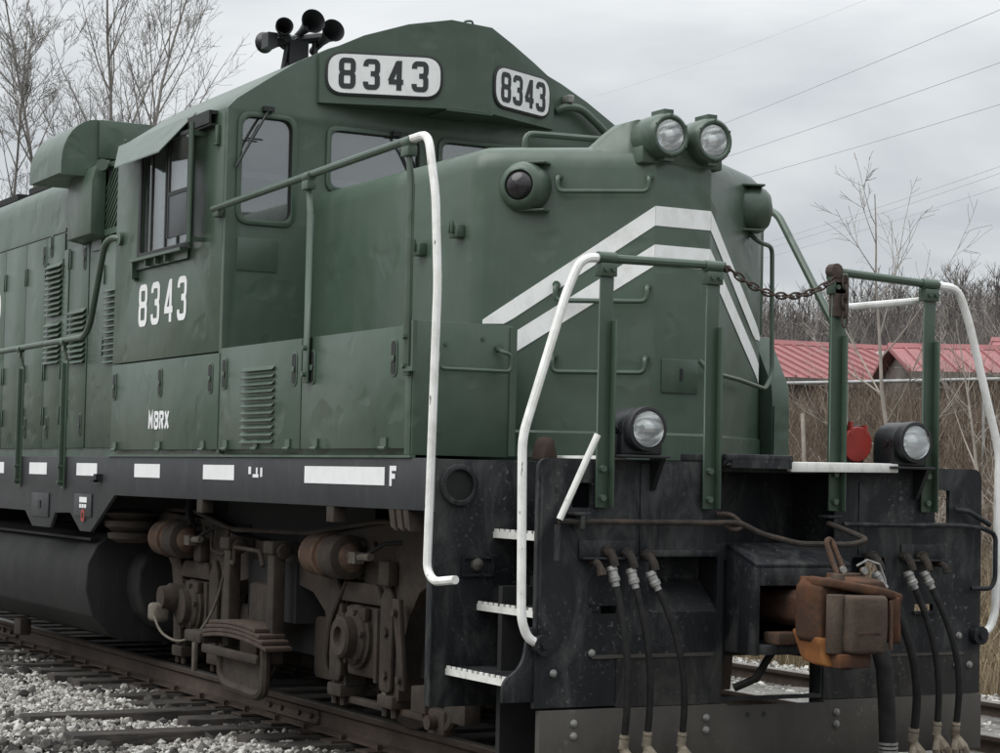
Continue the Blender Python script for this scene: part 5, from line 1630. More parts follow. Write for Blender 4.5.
for ax in AXL:
    for s in (-1, 1):
        wh = MB().lathe((ax, s * 0.69, 0.508), (0, s, 0), [(-0.02, 0.535), (0.008, 0.535), (0.016, 0.515), (0.13, 0.505), (0.135, 0.45), (0.09, 0.43), (0.07, 0.2), (0.15, 0.15), (0.15, 0.0)], 40)
        P(wh, 'wheel', 'truck', angle=40)
    P(MB().cyl((ax, -1.0, 0.508), (ax, 1.0, 0.508), 0.09, seg=16), 'axle', 'dark')
    # journal box, near side
    jb_ = P(MB().box(ax - 0.215, ax + 0.215, -1.145, -0.95, 0.31, 0.73), 'journal_box', 'truck', bevel=0.03)
    P(MB().lathe((ax - 0.03, -1.14, 0.545), (0, -1, 0), [(0, 0.185), (0.03, 0.185), (0.04, 0.165), (0.055, 0.16), (0.07, 0.135), (0.075, 0.12)], 28), 'journal_cover', 'truck', jb_, angle=40)
    jc = MB()
    for t in range(6):
        a = rad(60 * t + 10)
        jc.cyl((ax - 0.03 + 0.15 * math.cos(a), -1.17, 0.545 + 0.15 * math.sin(a)), (ax - 0.03 + 0.15 * math.cos(a), -1.215, 0.545 + 0.15 * math.sin(a)), 0.018, seg=6)
    P(jc, 'cover_bolt', 'truck', jb_)
    # coil springs in the slot above the box
    cs = MB()
    for dx in (-0.10, 0.10):
        cs.tube([(ax + dx + 0.055 * math.cos(t * 0.7), -1.06 + 0.055 * math.sin(t * 0.7), 0.735 + 0.0042 * t) for t in range(54)], 0.014, 6)
    P(cs, 'coil_spring', 'truck', jb_)
P(MB().lathe((AXL[1] - 0.03, -1.20, 0.545), (0, -1, 0), [(0, 0.125), (0.07, 0.12), (0.085, 0.105), (0.085, 0.062), (0.05, 0.058), (0.05, 0.0)], 24), 'hub_ring', 'truck', angle=40)
P(MB().lathe((AXL[0] - 0.03, -1.20, 0.545), (0, -1, 0), [(0, 0.125), (0.06, 0.12), (0.07, 0.10), (0.07, 0.0)], 24), 'hub_cap', 'truck', angle=40)
# rear axle: speed sensor with its pale cable
P(MB().lathe((AXL[0] - 0.12, -1.20, 0.60), (0, -1, 0), [(0, 0.10), (0.10, 0.10), (0.12, 0.085), (0.17, 0.08), (0.175, 0.0)], 20), 'speed_sensor', 'truck', angle=40)
P(MB().box(AXL[0] - 0.25, AXL[0] - 0.09, -1.42, -1.30, 0.43, 0.56), 'sensor_head', 'truckpale', bevel=0.03, bseg=3)
P(MB().tube(roundpath([(AXL[0] - 0.12, -1.42, 0.50), (AXL[0] + 0.0, -1.41, 0.37), (AXL[0] + 0.22, -1.36, 0.31), (AXL[0] + 0.42, -1.28, 0.38), (AXL[0] + 0.52, -1.2, 0.58), (AXL[0] + 0.58, -1.16, 0.86)], 0.12), 0.009, 6), 'sensor_cable', 'truckpale')
P(MB().box(AXL[0] + 0.02, AXL[0] + 0.07, -1.18, -1.15, 0.10, 0.30), 'pedestal_tie', 'truckpale', bevel=0.006)
# brackets, pedestal caps, levers and pipes that crowd the side frame
for ax in AXL:
    for s_ in (-1, 1):
        P(MB().prism([tuple(q) for q in roundpath([(ax + s_ * 0.27, 0.26), (ax + s_ * 0.27, 0.78), (ax + s_ * 0.36, 0.90), (ax + s_ * 0.44, 0.78), (ax + s_ * 0.42, 0.26)], 0.03, 2, True)], 'Y', -1.162, -1.131), 'pedestal_leg', 'truck', bevel=0.012)
        P(MB().box(ax + s_ * 0.35 - 0.10, ax + s_ * 0.35 + 0.10, -1.16, -0.98, 0.17, 0.245), 'pedestal_cap', 'truck', bevel=0.012)
        for dx in (-0.06, 0.06):
            P(MB().cyl((ax + s_ * 0.35 + dx, -1.12, 0.12), (ax + s_ * 0.35 + dx, -1.12, 0.17), 0.022, seg=6), 'pedestal_nut', 'truck')
        P(MB().box(ax + s_ * 0.245 - 0.02, ax + s_ * 0.245 + 0.02, -1.175, -1.131, 0.30, 0.72), 'pedestal_jaw', 'truck', bevel=0.008)
    P(MB().prism([tuple(q) for q in roundpath([(ax - 0.30, 0.74), (ax - 0.24, 0.86), (ax + 0.24, 0.86), (ax + 0.30, 0.74)], 0.08, 4)], 'Y', -1.165, -1.131), 'frame_boss', 'truck', bevel=0.01)
    P(MB().box(ax - 0.13, ax + 0.13, -1.19, -1.146, 0.64, 0.72).box(ax - 0.26, ax - 0.20, -1.20, -1.146, 0.40, 0.66), 'journal_lug', 'truck', bevel=0.012)
    for dx in (-0.14, 0.0, 0.14):
        P(MB().cyl((ax + dx, -1.13, 1.08), (ax + dx, -1.155, 1.08), 0.025, seg=6), 'frame_bolt', 'truck')
# truck bolster end and motor nose seen through the frame window
P(MB().box(-4.05, -3.62, -1.21, -0.98, 0.48, 0.78), 'bolster_end', 'truck', bevel=0.03)
P(MB().prism([tuple(q) for q in roundpath([(-3.40, 0.22), (-2.98, 0.22), (-2.98, 0.52), (-3.10, 0.60), (-3.40, 0.60)], 0.05, 3, True)], 'Y', -1.02, -0.85), 'motor_nose', 'truck', bevel=0.02)
P(MB().prism([tuple(q) for q in roundpath([(-4.66, 0.24), (-4.36, 0.24), (-4.36, 0.60), (-4.66, 0.60)], 0.05, 3, True)], 'Y', -1.02, -0.85), 'motor_nose', 'truck', bevel=0.02)
# brake levers with clevis pins
for xa, za, xb, zb_ in ((-1.86, 0.80, -1.76, 0.30),):
    P(MB().hexa([(xb - 0.03, -1.21, zb_), (xb + 0.03, -1.21, zb_), (xb + 0.03, -1.18, zb_), (xb - 0.03, -1.18, zb_), (xa - 0.045, -1.21, za), (xa + 0.045, -1.21, za), (xa + 0.045, -1.18, za), (xa - 0.045, -1.18, za)]), 'brake_lever', 'truck', bevel=0.006)
    for zc_ in (0.12, 0.85):
        xx, zz = xb + (xa - xb) * zc_, zb_ + (za - zb_) * zc_
        P(MB().cyl((xx, -1.175, zz), (xx, -1.235, zz), 0.022, seg=10), 'lever_pin', 'truck')
P(MB().tube(roundpath([(-6.0, -1.08, 1.20), (-5.2, -1.16, 1.205), (-4.5, -1.16, 1.10), (-3.2, -1.16, 1.12), (-2.2, -1.16, 1.22), (-1.3, -1.1, 1.22)], 0.1), 0.016, 6), 'brake_pipe', 'truck')
P(MB().tube(roundpath([(-4.85, -1.16, 1.12), (-4.83, -1.18, 0.95), (-4.55, -1.18, 0.93), (-4.50, -1.18, 1.10)], 0.05), 0.012, 6), 'brake_pipe', 'truck')
P(MB().tube(roundpath([(-2.62, -1.16, 0.86), (-2.80, -1.18, 0.62), (-2.92, -1.15, 0.36), (-3.02, -1.0, 0.20)], 0.08), 0.015, 6), 'sand_hose', 'truck')
P(MB().box(-5.12, -4.98, -1.20, -1.131, 0.86, 1.02).box(-2.12, -1.98, -1.20, -1.131, 0.86, 1.0), 'journal_lug', 'truck', bevel=0.015)
P(MB().tube(roundpath([(-5.30, -1.15, 1.35), (-5.28, -1.18, 1.20), (-5.16, -1.2, 1.10)], 0.05), [0.02] * 8 if False else 0.03, 8), 'air_hose', 'rubber')
# lower rear corner: spring plank end and safety hanger
P(MB().tube(roundpath([(-1.62, -1.13, 0.25), (-1.55, -1.15, 0.14), (-1.30, -1.15, 0.14), (-1.18, -1.12, 0.32), (-1.10, -1.1, 0.52)], 0.05), 0.026, 8), 'safety_hanger', 'truck')
P(MB().box(-1.50, -1.30, -1.18, -1.10, 0.10, 0.24), 'hanger_shoe', 'truck', bevel=0.02)
P(MB().cyl((-1.40, -1.18, 0.17), (-1.40, -1.23, 0.17), 0.04, seg=12), 'hanger_pin', 'truck')
# swing hangers, spring seat with its leaf pack, lower strap
for i, hx in enumerate((-4.22, -3.47)):
    hg = MB().box(hx - 0.055, hx + 0.055, -1.30, -1.215, 0.30 if i else 0.34, 1.02).box(hx - 0.085, hx + 0.075, -1.32, -1.135, 0.98, 1.06)
    hg.cyl((hx - 0.10, -1.24, 1.0), (hx + 0.10, -1.24, 1.0), 0.05, seg=14)
    P(hg, 'swing_hanger', 'truck', bevel=0.014)
P(MB().tube(roundpath([(-4.16, -1.29, 0.90), (-4.05, -1.31, 0.89), (-4.05, -1.31, 1.0), (-3.62, -1.31, 0.99), (-3.56, -1.31, 0.90)], 0.02), 0.014, 6), 'hanger_rod', 'truck')
for i in range(4):
    L = 0.58 - 0.06 * i
    lf = MB()
    n = 10
    pts = [(-3.85 + L * (2 * t / n - 1), 0.385 + 0.027 * i + 0.05 * (1 - (L * (2 * t / n - 1) / 0.62) ** 2)) for t in range(n + 1)]
    lf.prism([(a, b) for a, b in pts] + [(a, b + 0.024) for a, b in pts[::-1]], 'Y', -1.40, -1.22)
    P(lf, 'spring_leaf', 'leaf', bevel=0.004)
P(MB().box(-4.66, -4.36, -1.42, -1.25, 0.355, 0.43).box(-4.36, -3.40, -1.41, -1.38, 0.30, 0.36), 'spring_seat', 'truck', bevel=0.015)
us = [tuple(q) for q in roundpath([(-4.14, 0.36), (-4.14, 0.17), (-4.02, 0.12), (-3.50, 0.10), (-3.40, 0.14), (-3.40, 0.45), (-3.52, 0.45)], 0.06, 4)]
P(MB().tube([(a, -1.345, b) for a, b in us], 0.035, 8).box(-4.10, -3.45, -1.35, -1.33, 0.13, 0.31), 'spring_strap', 'truck', label='curved steel strap under the leaf springs')
# brake cylinders and rods
for x0_, x1_ in ((-5.72, -4.92), (-2.98, -2.18)):
    bc = P(MB().lathe((x0_, -1.22, 1.005), (1, 0, 0), [(0, 0.08), (0.02, 0.112), (0.05, 0.124), (0.24, 0.126), (0.25, 0.137), (0.28, 0.137), (0.29, 0.12), (0.50, 0.118), (0.57, 0.08), (0.63, 0.03)], 28), 'brake_cylinder', 'cylrust', angle=40)
    P(MB().lathe((x0_ + 0.33, -1.22, 1.005), (1, 0, 0), [(0, 0.1205), (0.02, 0.130), (0.2, 0.130), (0.23, 0.08)], 28), 'cylinder_shell', 'truck', bc, angle=40)
    P(MB().cyl((x0_ - 0.06, -1.22, 1.0), (x0_, -1.22, 1.0), 0.03, seg=10).cyl((x0_ + 0.62, -1.24, 1.01), (x1_ + 0.05, -1.24, 1.02), 0.022, seg=8).box(x1_ - 0.2, x1_ - 0.10, -1.27, -1.21, 0.975, 1.04), 'push_rod', 'truckpale', bc)
    P(MB().tube([(x1_ - 0.05, -1.24, 1.02), (x1_ + 0.15, -1.2, 1.10), (x1_ + 0.35, -1.0, 1.12)], 0.012, 6), 'air_line', 'rubber', bc)
for ax, s in ((AXL[0], 1), (AXL[1], -1), (AXL[1], 1)):
    bs = [(ax + s * r_ * math.cos(a), 0.508 + r_ * math.sin(a)) for r_, aa in ((0.545, (-35, -15, 5, 25)), (0.61, (25, 5, -15, -35))) for a in [rad(t) for t in aa]]
    P(MB().prism(bs, 'Y', -0.80, -0.66), 'brake_shoe', 'truck', bevel=0.006)
    P(MB().box(ax + s * 0.63 - 0.03, ax + s * 0.63 + 0.03, -0.86, -0.62, 0.2, 0.95), 'brake_hanger', 'truck', bevel=0.01)
P(MB().prism([(AXL[1] + 0.30, 0.72), (AXL[1] + 0.35, 0.72), (AXL[1] + 0.385, 0.60), (AXL[1] + 0.35, 0.52), (AXL[1] + 0.36, 0.45), (AXL[1] + 0.40, 0.40), (AXL[1] + 0.39, 0.34), (AXL[1] + 0.34, 0.24), (AXL[1] + 0.29, 0.24)], 'Y', -1.15, -1.132), 'pedestal_liner', 'truckpale', TF, bevel=0.004)
for zz in (0.60, 0.36):
    P(MB().cyl((AXL[1] + 0.365, -1.15, zz), (AXL[1] + 0.365, -1.18, zz), 0.028, seg=6), 'liner_bolt', 'truck', TF)
P(MB().box(-2.95, -1.4, -1.10, -1.04, 0.135, 0.175).hexa([(-1.66, -1.2, 0.20), (-1.48, -1.2, 0.20), (-1.48, -1.06, 0.20), (-1.66, -1.06, 0.20), (-1.66, -1.2, 0.34), (-1.50, -1.2, 0.36), (-1.50, -1.06, 0.36), (-1.66, -1.06, 0.34)]), 'brake_beam', 'truck', bevel=0.008)
P(MB().tube([(-1.30, -1.1, 0.30), (-1.05, -1.1, 0.55)], 0.03, 8).tube([(-1.15, -1.0, 0.28), (-0.95, -1.0, 0.52)], 0.03, 8).box(-1.34, -1.10, -1.16, -1.06, 0.18, 0.32), 'sander_bracket', 'truck', bevel=0.01)
P(MB().tube(roundpath([(-2.85, -1.05, 0.55), (-2.93, -1.05, 0.42), (-3.05, -1.05, 0.24)], 0.05), 0.018, 8), 'sand_pipe', 'truck')
# equipment half hidden behind the sill: stacked bell and bracket
P(MB().lathe((-6.15, -1.30, 0.95), (0, 0, 1), [(0, 0.10), (0.03, 0.17), (0.07, 0.18), (0.08, 0.14), (0.12, 0.20), (0.16, 0.20), (0.17, 0.15), (0.22, 0.22), (0.25, 0.10)], 22), 'stacked_valve', 'truck', angle=40)

# ---- fuel tank
tp = [(-1.05, 0.16), (-1.22, 0.22), (-1.36, 0.36), (-1.42, 0.56), (-1.41, 0.76), (-1.34, 0.90), (-1.20, 0.99)]
tp = tp + [(-y, z) for y, z in tp[::-1]]
TK = P(MB().prism(tp, 'X', -11.6, -6.85), 'fuel_tank', 'tank', bevel=0.012, bseg=2, angle=50)
P(MB().prism([(y * 0.78, 0.575 + (z - 0.575) * 0.78) for y, z in tp], 'X', -6.85, -6.55), 'tank_end', 'tank', TK, bevel=0.03, angle=50)
P(MB().box(-11.4, -6.95, -1.36, -1.30, 0.935, 0.955), 'tank_seam', 'tank', TK)
P(MB().box(-6.95, -6.60, -1.0, 1.0, 1.0, 1.14).box(-11.4, -11.0, -1.0, 1.0, 1.0, 1.14), 'tank_hanger', 'dark')
P(MB().box(-9.6, -9.4, -1.2, -1.1, 0.02, 0.16), 'tank_drain', 'truck', bevel=0.01)


# ================================================================== surroundings
def bank_z(x, y):
    z = -0.75
    if y > 7.0:
        z += min(1.0, (y - 7.0) / 23.0) * 3.3
    if y > 36:
        z += (y - 36) * 0.128
    return z + 0.18 * math.sin(x * 0.31 + y * 0.2) * min(1.0, max(0.0, (y - 7) / 8)) + 0.1 * math.sin(x * 0.9 - y * 0.7) * min(1.0, max(0.0, (y - 7) / 8))


v, f = [], []
bx = np.linspace(-190, 30, 120)
by = np.concatenate([np.linspace(6.9, 40, 50), np.linspace(43, 260, 40)])
for x in bx:
    for y in by:
        v.append((x, y, bank_z(x, y) + 0.004))
kb = len(by)
f = [(i * kb + j, (i + 1) * kb + j, (i + 1) * kb + j + 1, i * kb + j + 1) for i in range(len(bx) - 1) for j in range(kb - 1)]
m_ = MB()
m_.v, m_.f = v, f
tag(m_.build('bank', 'soil', fix=False, angle=180), kind='structure')


# ---- bare trees: tapered limbs branching down to twigs
def grow(mb, rr, p, d, length, r, level, spec):
    """spec per level: (segments, wobble, upward pull, child count, child angle, length ratio, radius ratio)"""
    seg, wob, upw, kids, ang, lr, rrat = spec[level]
    path, rads = [p.copy()], [r]
    dirs = []
    step = length / seg
    q = p.copy()
    dd = d.normalized()
    for i in range(seg):
        dd = (dd + Vector((rr.gauss(0, wob), rr.gauss(0, wob), rr.gauss(0, wob) + upw))).normalized()
        q = q + dd * step
        path.append(q.copy())
        dirs.append(dd.copy())
        rads.append(max(0.003, r * (1 - 0.85 * (i + 1) / seg)))
    mb.tube(path, rads, 5 if level == 0 else 4 if level == 1 else 3, False)
    if level + 1 < len(spec):
        for k in range(kids):
            t = rr.uniform(0.18, 0.97) if level else rr.uniform(0.25, 0.97)
            i = min(seg - 1, int(t * seg))
            base = path[i].lerp(path[i + 1], t * seg - i)
            az = rr.uniform(0, 2 * math.pi)
            side = dirs[i].orthogonal().normalized()
            side = Matrix.Rotation(az, 3, dirs[i]) @ side
            a = rad(rr.gauss(ang, 9))
            nd = dirs[i] * math.cos(a) + side * math.sin(a)
            grow(mb, rr, base, nd, length * lr * rr.uniform(0.6, 1.25) * (1.15 - 0.6 * t), max(0.004, rads[i] * rrat), level + 1, spec)


def bare_tree(loc, label, seed, stems, height, r0, spread, spec, mat='bark', group=None, cat='tree', name='bare_tree'):
    rr = random.Random(seed)
    root = empty(name, loc, label, cat, group)
    tk = MB()
    cr = MB()
    for i in range(stems):
        a = 2 * math.pi * i / stems + rr.uniform(-0.5, 0.5)
        tilt = spread * rr.uniform(0.35, 1.0)
        d = Vector((math.cos(a) * tilt, math.sin(a) * tilt, 1)).normalized()
        h = height * rr.uniform(0.8, 1.0)
        # stem
        path, rads, dirs = [Vector((0.1 * math.cos(a), 0.1 * math.sin(a), -0.1))], [r0], []
        n = 14
        dd = d
        q = path[0].copy()
        for k in range(n):
            dd = (dd + Vector((rr.gauss(0, 0.06), rr.gauss(0, 0.06), 0.04))).normalized()
            q = q + dd * (h / n)
            path.append(q.copy())
            dirs.append(dd.copy())
            rads.append(r0 * (1 - 0.93 * (k + 1) / n) + 0.004)
        tk.tube(path, rads, 7, False)
        for k in range(spec[0][3]):
            t = rr.uniform(0.30, 0.98)
            j = min(n - 1, int(t * n))
            base = path[j].lerp(path[j + 1], t * n - j)
            side = Matrix.Rotation(rr.uniform(0, 2 * math.pi), 3, dirs[j]) @ dirs[j].orthogonal().normalized()
            an = rad(rr.gauss(spec[0][4], 9))
            grow(cr, rr, base, dirs[j] * math.cos(an) + side * math.sin(an), h * spec[0][5] * (1.2 - 0.8 * t) * rr.uniform(0.6, 1.2), rads[j] * spec[0][6], 0, spec[1:])
    tk.build('trunk', mat, root, fix=False)
    cr.build('crown', mat, root, fix=False)
    return root


BIG = [(0, 0, 0, 26, 34, 0.26, 0.55), (7, 0.06, 0.07, 9, 36, 0.42, 0.55), (5, 0.09, 0.06, 7, 36, 0.48, 0.55), (4, 0.12, 0.04, 0, 0, 0, 0)]
bare_tree((-30.5, 5.75, -0.75), 'tall leafless many-stemmed tree rising behind the hood roof', 4, 3, 15.5, 0.075, 0.10, BIG, group='leafless trees behind the locomotive')
bare_tree((-25.2, 2.75, -0.75), 'leafless tree at the left edge behind the long hood', 15, 2, 10.5, 0.055, 0.12, BIG, group='leafless trees behind the locomotive')
bare_tree((-29.6, 5.2, -0.75), 'smaller leafless tree leaning out beside the cab awning', 29, 1, 9.4, 0.05, 0.03, BIG, group='leafless trees behind the locomotive')
SAP = [(0, 0, 0, 11, 42, 0.50, 0.55), (6, 0.06, 0.06, 5, 36, 0.5, 0.6), (4, 0.09, 0.04, 3, 34, 0.5, 0.6), (3, 0.12, 0.02, 0, 0, 0, 0)]
bare_tree((-15.1, 13.3, 0.15), 'slender leafless sapling behind the far platform rail', 41, 1, 6.9, 0.045, 0.05, SAP, 'twig', 'leafless saplings on the bank', 'sapling', 'sapling')
bare_tree((-17.6, 17.4, 0.7), 'leafless sapling near the right edge of the view', 52, 2, 4.6, 0.035, 0.25, SAP, 'twig', 'leafless saplings on the bank', 'sapling', 'sapling')
SHR = [(0, 0, 0, 8, 45, 0.55, 0.6), (5, 0.10, 0.04, 5, 40, 0.55, 0.6), (4, 0.14, 0.02, 0, 0, 0, 0)]
for i, (x, y, h, lb) in enumerate(((-12.9, 11.2, 2.2, 'pale twiggy shrub between the far gate posts'), (-11.4, 11.6, 1.9, 'pale twiggy shrub behind the far ditch light'), (-16.5, 11.8, 2.0, 'twiggy shrub beside the nose locker'),
                                   (-14.0, 14.6, 2.6, 'taller twiggy shrub under the sapling'), (-10.2, 12.8, 2.3, 'twiggy shrub at the right edge past the white handrail'))):
    bare_tree((x, y, bank_z(x, y)), lb, 60 + i, 6, h, 0.022, 0.75, SHR, 'twig', 'twiggy shrubs on the bank', 'shrub', 'shrub')


# ---- brush and dry grass on the bank, the wood on the hillside: uncountable masses
def blades(name, n, seed, region, h, w, mat, label, cat, lean=0.35):
    rs = np.random.RandomState(seed)
    V, Fc = [], []
    while len(V) < n * 5:
        x, y = region(rs)
        z = bank_z(x, y) if y > 6.9 else -0.42
        hh = rs.uniform(*h) * (0.6 + 0.4 * math.sin(x * 1.1 + y * 0.6) ** 2)
        a = rs.uniform(0, 2 * math.pi)
        ww = rs.uniform(*w)
        lx, ly = rs.normal(0, lean, 2) * hh
        ca, sa = math.cos(a) * ww, math.sin(a) * ww
        o = len(V)
        mx_, my_, mz_ = x + lx * 0.4, y + ly * 0.4, z + hh * 0.6
        V += [(x - ca, y - sa, z - 0.05), (x + ca, y + sa, z - 0.05), (mx_ - ca * 0.75, my_ - sa * 0.75, mz_), (mx_ + ca * 0.75, my_ + sa * 0.75, mz_), (x + lx, y + ly, z + hh)]
        Fc += [(o, o + 1, o + 3), (o, o + 3, o + 2), (o + 2, o + 3, o + 4)]
    me = bpy.data.meshes.new(name)
    me.from_pydata(V, [], Fc)
    me.materials.append(MAT[mat])
    return tag(link(name, me), label, cat, kind='stuff')


def reg(y0, y1, pw=1.0):
    def f_(rs):
        y = y0 + (y1 - y0) * rs.rand() ** pw
        # fan that the right-hand part of the view can see, and a margin either side
        xc = 8.5 - (y + 6.2) * 1.20
        return xc + (rs.rand() - 0.5) * (6 + (y + 6.2) * 0.95), y
    return f_


blades('brush', 150000, 5, reg(8.5, 29, 0.8), (0.35, 1.5), (0.003, 0.0075), 'brush', 'dense brown leafless brush covering the bank', 'brush', 0.55)
blades('dry_grass', 60000, 6, reg(6.4, 14, 1.0), (0.3, 1.3), (0.0025, 0.006), 'straw', 'pale dry grass beside the second track', 'grass', 0.3)

def far_wood(n, per, seed):
    """leafless hillside trees: trunk and ascending branches as slim tapering blades"""
    rs = np.random.RandomState(seed)
    V, Fc = [], []

    def blade(a, b, w0, w1):
        az = rs.uniform(0, math.pi)
        c, d = math.cos(az), math.sin(az)
        o = len(V)
        V.extend([(a[0] - c * w0, a[1] - d * w0, a[2]), (a[0] + c * w0, a[1] + d * w0, a[2]), (b[0] + c * w1, b[1] + d * w1, b[2]), (b[0] - c * w1, b[1] - d * w1, b[2])])
        Fc.append((o, o + 1, o + 2, o + 3))
    for i in range(n):
        d = rs.uniform(92, 190)
        u = rs.uniform(-0.42, 0.62)
        x, y = 8.5 + d * (-0.878 + 0.479 * u), -6.2 + d * (0.479 + 0.878 * u)
        if y < 42:
            continue
        z = bank_z(x, y)
        h = rs.uniform(4.2, 6.6) + (1.8 if rs.rand() < 0.05 else 0)
        t = (x + rs.normal(0, 0.4), y + rs.normal(0, 0.4), z + h)
        w = rs.uniform(0.05, 0.11)
        for k in range(2):
            blade((x, y, z), t, w, 0.012)
        for k in range(per):
            f_ = rs.uniform(0.12, 0.97)
            p0 = [x + (t[0] - x) * f_, y + (t[1] - y) * f_, z + h * f_]
            a = rs.uniform(0, 2 * math.pi)
            L = h * rs.uniform(0.10, 0.34) * (1.15 - 0.7 * f_)
            p1 = [p0[0] + math.cos(a) * L * 0.6, p0[1] + math.sin(a) * L * 0.6, p0[2] + L * rs.uniform(0.5, 1.0)]
            blade(p0, p1, rs.uniform(0.018, 0.04), 0.008)
            for q in range(2):
                g_ = rs.uniform(0.3, 0.9)
                m0 = [p0[i_] + (p1[i_] - p0[i_]) * g_ for i_ in range(3)]
                a2 = a + rs.normal(0, 0.9)
                L2 = L * rs.uniform(0.3, 0.6)
                blade(m0, [m0[0] + math.cos(a2) * L2 * 0.6, m0[1] + math.sin(a2) * L2 * 0.6, m0[2] + L2 * rs.uniform(0.3, 1.0)], rs.uniform(0.012, 0.026), 0.006)
    me = bpy.data.meshes.new('far_wood')
    me.from_pydata(V, [], Fc)
    me.materials.append(MAT['wood'])
    return tag(link('far_wood', me), 'grey brown leafless wood on the hillside behind the red roofs', 'wood', kind='stuff')


far_wood(3300, 26, 77)
blades('undergrowth', 90000, 8, lambda rs: (lambda d, u: (8.5 + d * (-0.878 + 0.479 * u), max(38.0, -6.2 + d * (0.479 + 0.878 * u))))(rs.uniform(72, 165), rs.uniform(-0.4, 0.6)), (2.0, 6.0), (0.012, 0.036), 'wood', 'thicket under the far wood', 'thicket', 0.22)
blades('scrub', 30000, 9, reg(21, 31, 1.0), (0.9, 2.6), (0.005, 0.012), 'brush', 'taller brown scrub growing against the red roofed buildings', 'scrub', 0.3)


# ---- red-roofed buildings on the bank
def shed(loc, rot, L, D, eave, ridge, label, name='red_roofed_building'):
    root = empty(name, loc, label, 'building', 'red roofed buildings')
    root.rotation_euler = (0, 0, rot)
    P(MB().prism([(-D / 2, 0), (D / 2, 0), (D / 2, eave), (0, ridge - 0.12), (-D / 2, eave)], 'X', -L / 2 + 0.3, L / 2 - 0.3), 'wall', 'wall', root)
    ov = 0.45
    k = (ridge - eave) / (D / 2)
    for s in (-1, 1):
        m = MB()
        y1, z1 = s * (D / 2 + ov), eave - k * ov
        m.hexa([(-L / 2, y1, z1), (L / 2, y1, z1), (L / 2, 0, ridge), (-L / 2, 0, ridge), (-L / 2, y1, z1 + 0.07), (L / 2, y1, z1 + 0.07), (L / 2, 0, ridge + 0.07), (-L / 2, 0, ridge + 0.07)])
        ro = P(m, 'roof_slope', 'roofred', root)
        rib = MB().hexa([(-0.03, y1, z1 + 0.07), (0.03, y1, z1 + 0.07), (0.03, 0, ridge + 0.07), (-0.03, 0, ridge + 0.07), (-0.02, y1, z1 + 0.13), (0.02, y1, z1 + 0.13), (0.02, 0, ridge + 0.13), (-0.02, 0, ridge + 0.13)]).mesh('roof_rib', 'roofred')
        n = int(L / 0.42)
        for i in range(n + 1):
            link('roof_rib', rib, ro, (-L / 2 + 0.03 + (L - 0.06) * i / n, 0, 0))
        P(MB().box(-L / 2, L / 2, y1 - 0.06 if s < 0 else y1, y1 if s < 0 else y1 + 0.06, z1 - 0.16, z1 + 0.06), 'gutter', 'wall', root)
    P(MB().prism([(-0.14, ridge + 0.05), (0.14, ridge + 0.05), (0, ridge + 0.20)], 'X', -L / 2, L / 2), 'ridge_cap', 'roofred', root)
    return root


ang = math.atan2(0.877, 0.479)
shed((-44.2, 31.0, 2.3), ang + rad(22), 13.0, 7.5, 2.38, 3.52, 'long red metal roofed building beyond the nose of the locomotive')
shed((-35.2, 35.2, 2.3), ang - rad(1), 9.0, 6.0, 2.32, 3.06, 'red metal roofed building with its gable end behind the far platform rail')
shed((-40.6, 44.0, 2.6), ang - rad(20), 9.0, 8.0, 2.5, 3.75, 'red metal roofed building at the right edge of the view')
wr = MB().box(-1.1, 1.1, -1.0, 1.0, 0, 2.85).box(-1.3, 1.3, -1.2, 1.2, 2.85, 3.0)
o = wr.build('flat_roofed_shed', 'wallwhite')
o.location = (-43.2, 37.0, 2.75)
o.rotation_euler = (0, 0, ang)
tag(o, 'small pale flat roofed shed showing between the red roofs', 'shed')

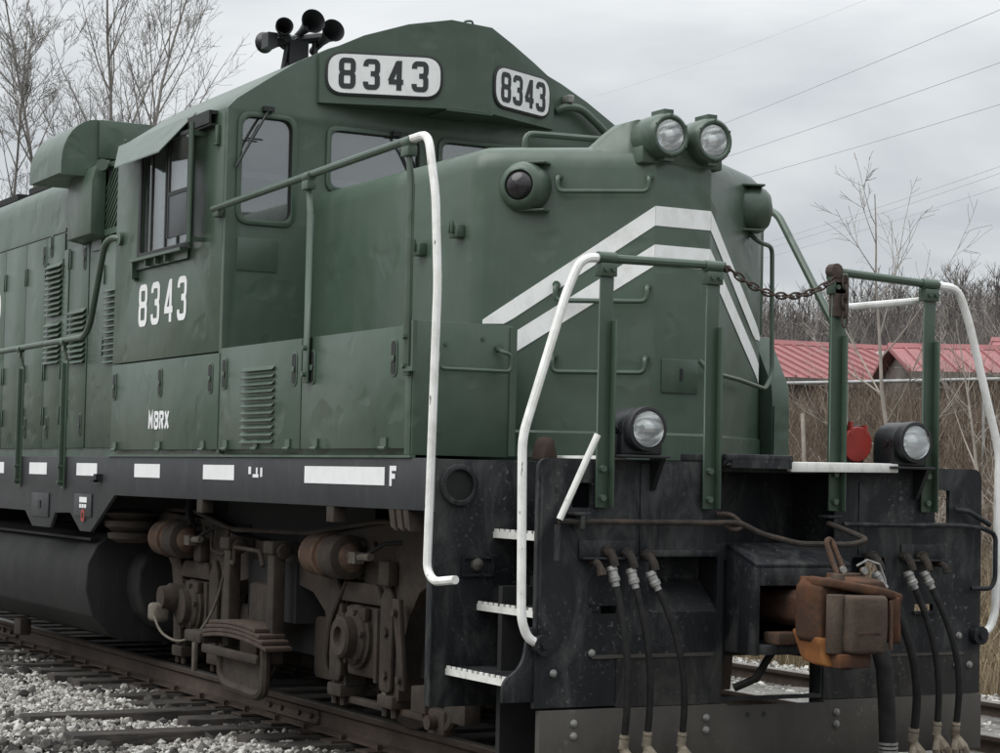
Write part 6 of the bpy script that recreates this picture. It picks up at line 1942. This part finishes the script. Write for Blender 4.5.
# ---- pipe fence along the bank
fp0, fp1 = Vector((-29.5, 9.2, 3.05)), Vector((-20.4, 24.2, 3.75))
PF = empty('pipe_fence', (fp0.x, fp0.y, bank_z(fp0.x, fp0.y)), 'pale pipe rail on thin posts along the brushy bank', 'fence')
P(MB().tube([fp0 - PF.location, fp1 - PF.location], 0.035, 8), 'top_rail', 'galv', PF)
for i in range(7):
    q = fp0.lerp(fp1, (i + 0.3) / 6.6)
    zb_ = bank_z(q.x, q.y) - 0.2
    P(MB().tube([Vector((q.x, q.y, zb_)) - PF.location, Vector((q.x, q.y, q.z)) - PF.location], 0.03, 8), 'post', 'galv', PF)
for i, (x, y, tx, ty) in enumerate(((-22.6, 16.6, 0.15, 0.1), (-22.2, 17.0, -0.02, 0.05), (-12.4, 13.7, 0.05, -0.1))):
    zb_ = bank_z(x, y)
    o = MB().prism([(-0.035, -0.02), (0.035, -0.02), (0.035, 0.02), (-0.035, 0.02)], 'Z', -0.2, 2.1).build('wooden_stake', 'twig', bevel=0.005)
    o.location = (x, y, zb_)
    o.rotation_euler = (ty, tx, 0.3)
    tag(o, ('leaning pale stake in the brush beside the locker', 'upright pale stake next to the leaning one', 'pale stake right of the far ditch light')[i], 'stake', 'stakes in the brush')

# ---- power lines
WIRES = [((-72.8, 38.9, 13.9), (-12.6, 25.2, 13.5), 'topmost clear power line crossing the sky at right', 0.010), ((-71.0, 37.9, 12.7), (-15.1, 27.3, 12.6), 'middle power line of the upper three', 0.010),
         ((-68.2, 37.5, 12.0), (-18.7, 29.6, 11.9), 'lowest power line of the upper three', 0.010), ((-96.8, 62.9, 14.2), (-32.7, 42.6, 14.0), 'upper of the three faint low power lines', 0.010),
         ((-95.3, 63.0, 14.0), (-34.5, 43.5, 13.9), 'middle of the three faint low power lines', 0.010), ((-90.3, 61.4, 13.5), (-41.0, 48.2, 14.2), 'lowest of the three faint low power lines', 0.010),
         ((-80.0, 46.0, 20.2), (-23.1, 26.6, 14.3), 'single faint power line highest in the sky', 0.004)]
for a, b, lb, r in WIRES:
    a, b = Vector(a), Vector(b)
    pts = [a.lerp(b, t / 16) - Vector((0, 0, 4 * 0.35 * (t / 16) * (1 - t / 16) - 0.25)) for t in range(17)]
    tag(MB().tube(pts, r, 5).build('power_line', 'wire', fix=False), lb, 'power line', 'power lines across the sky')
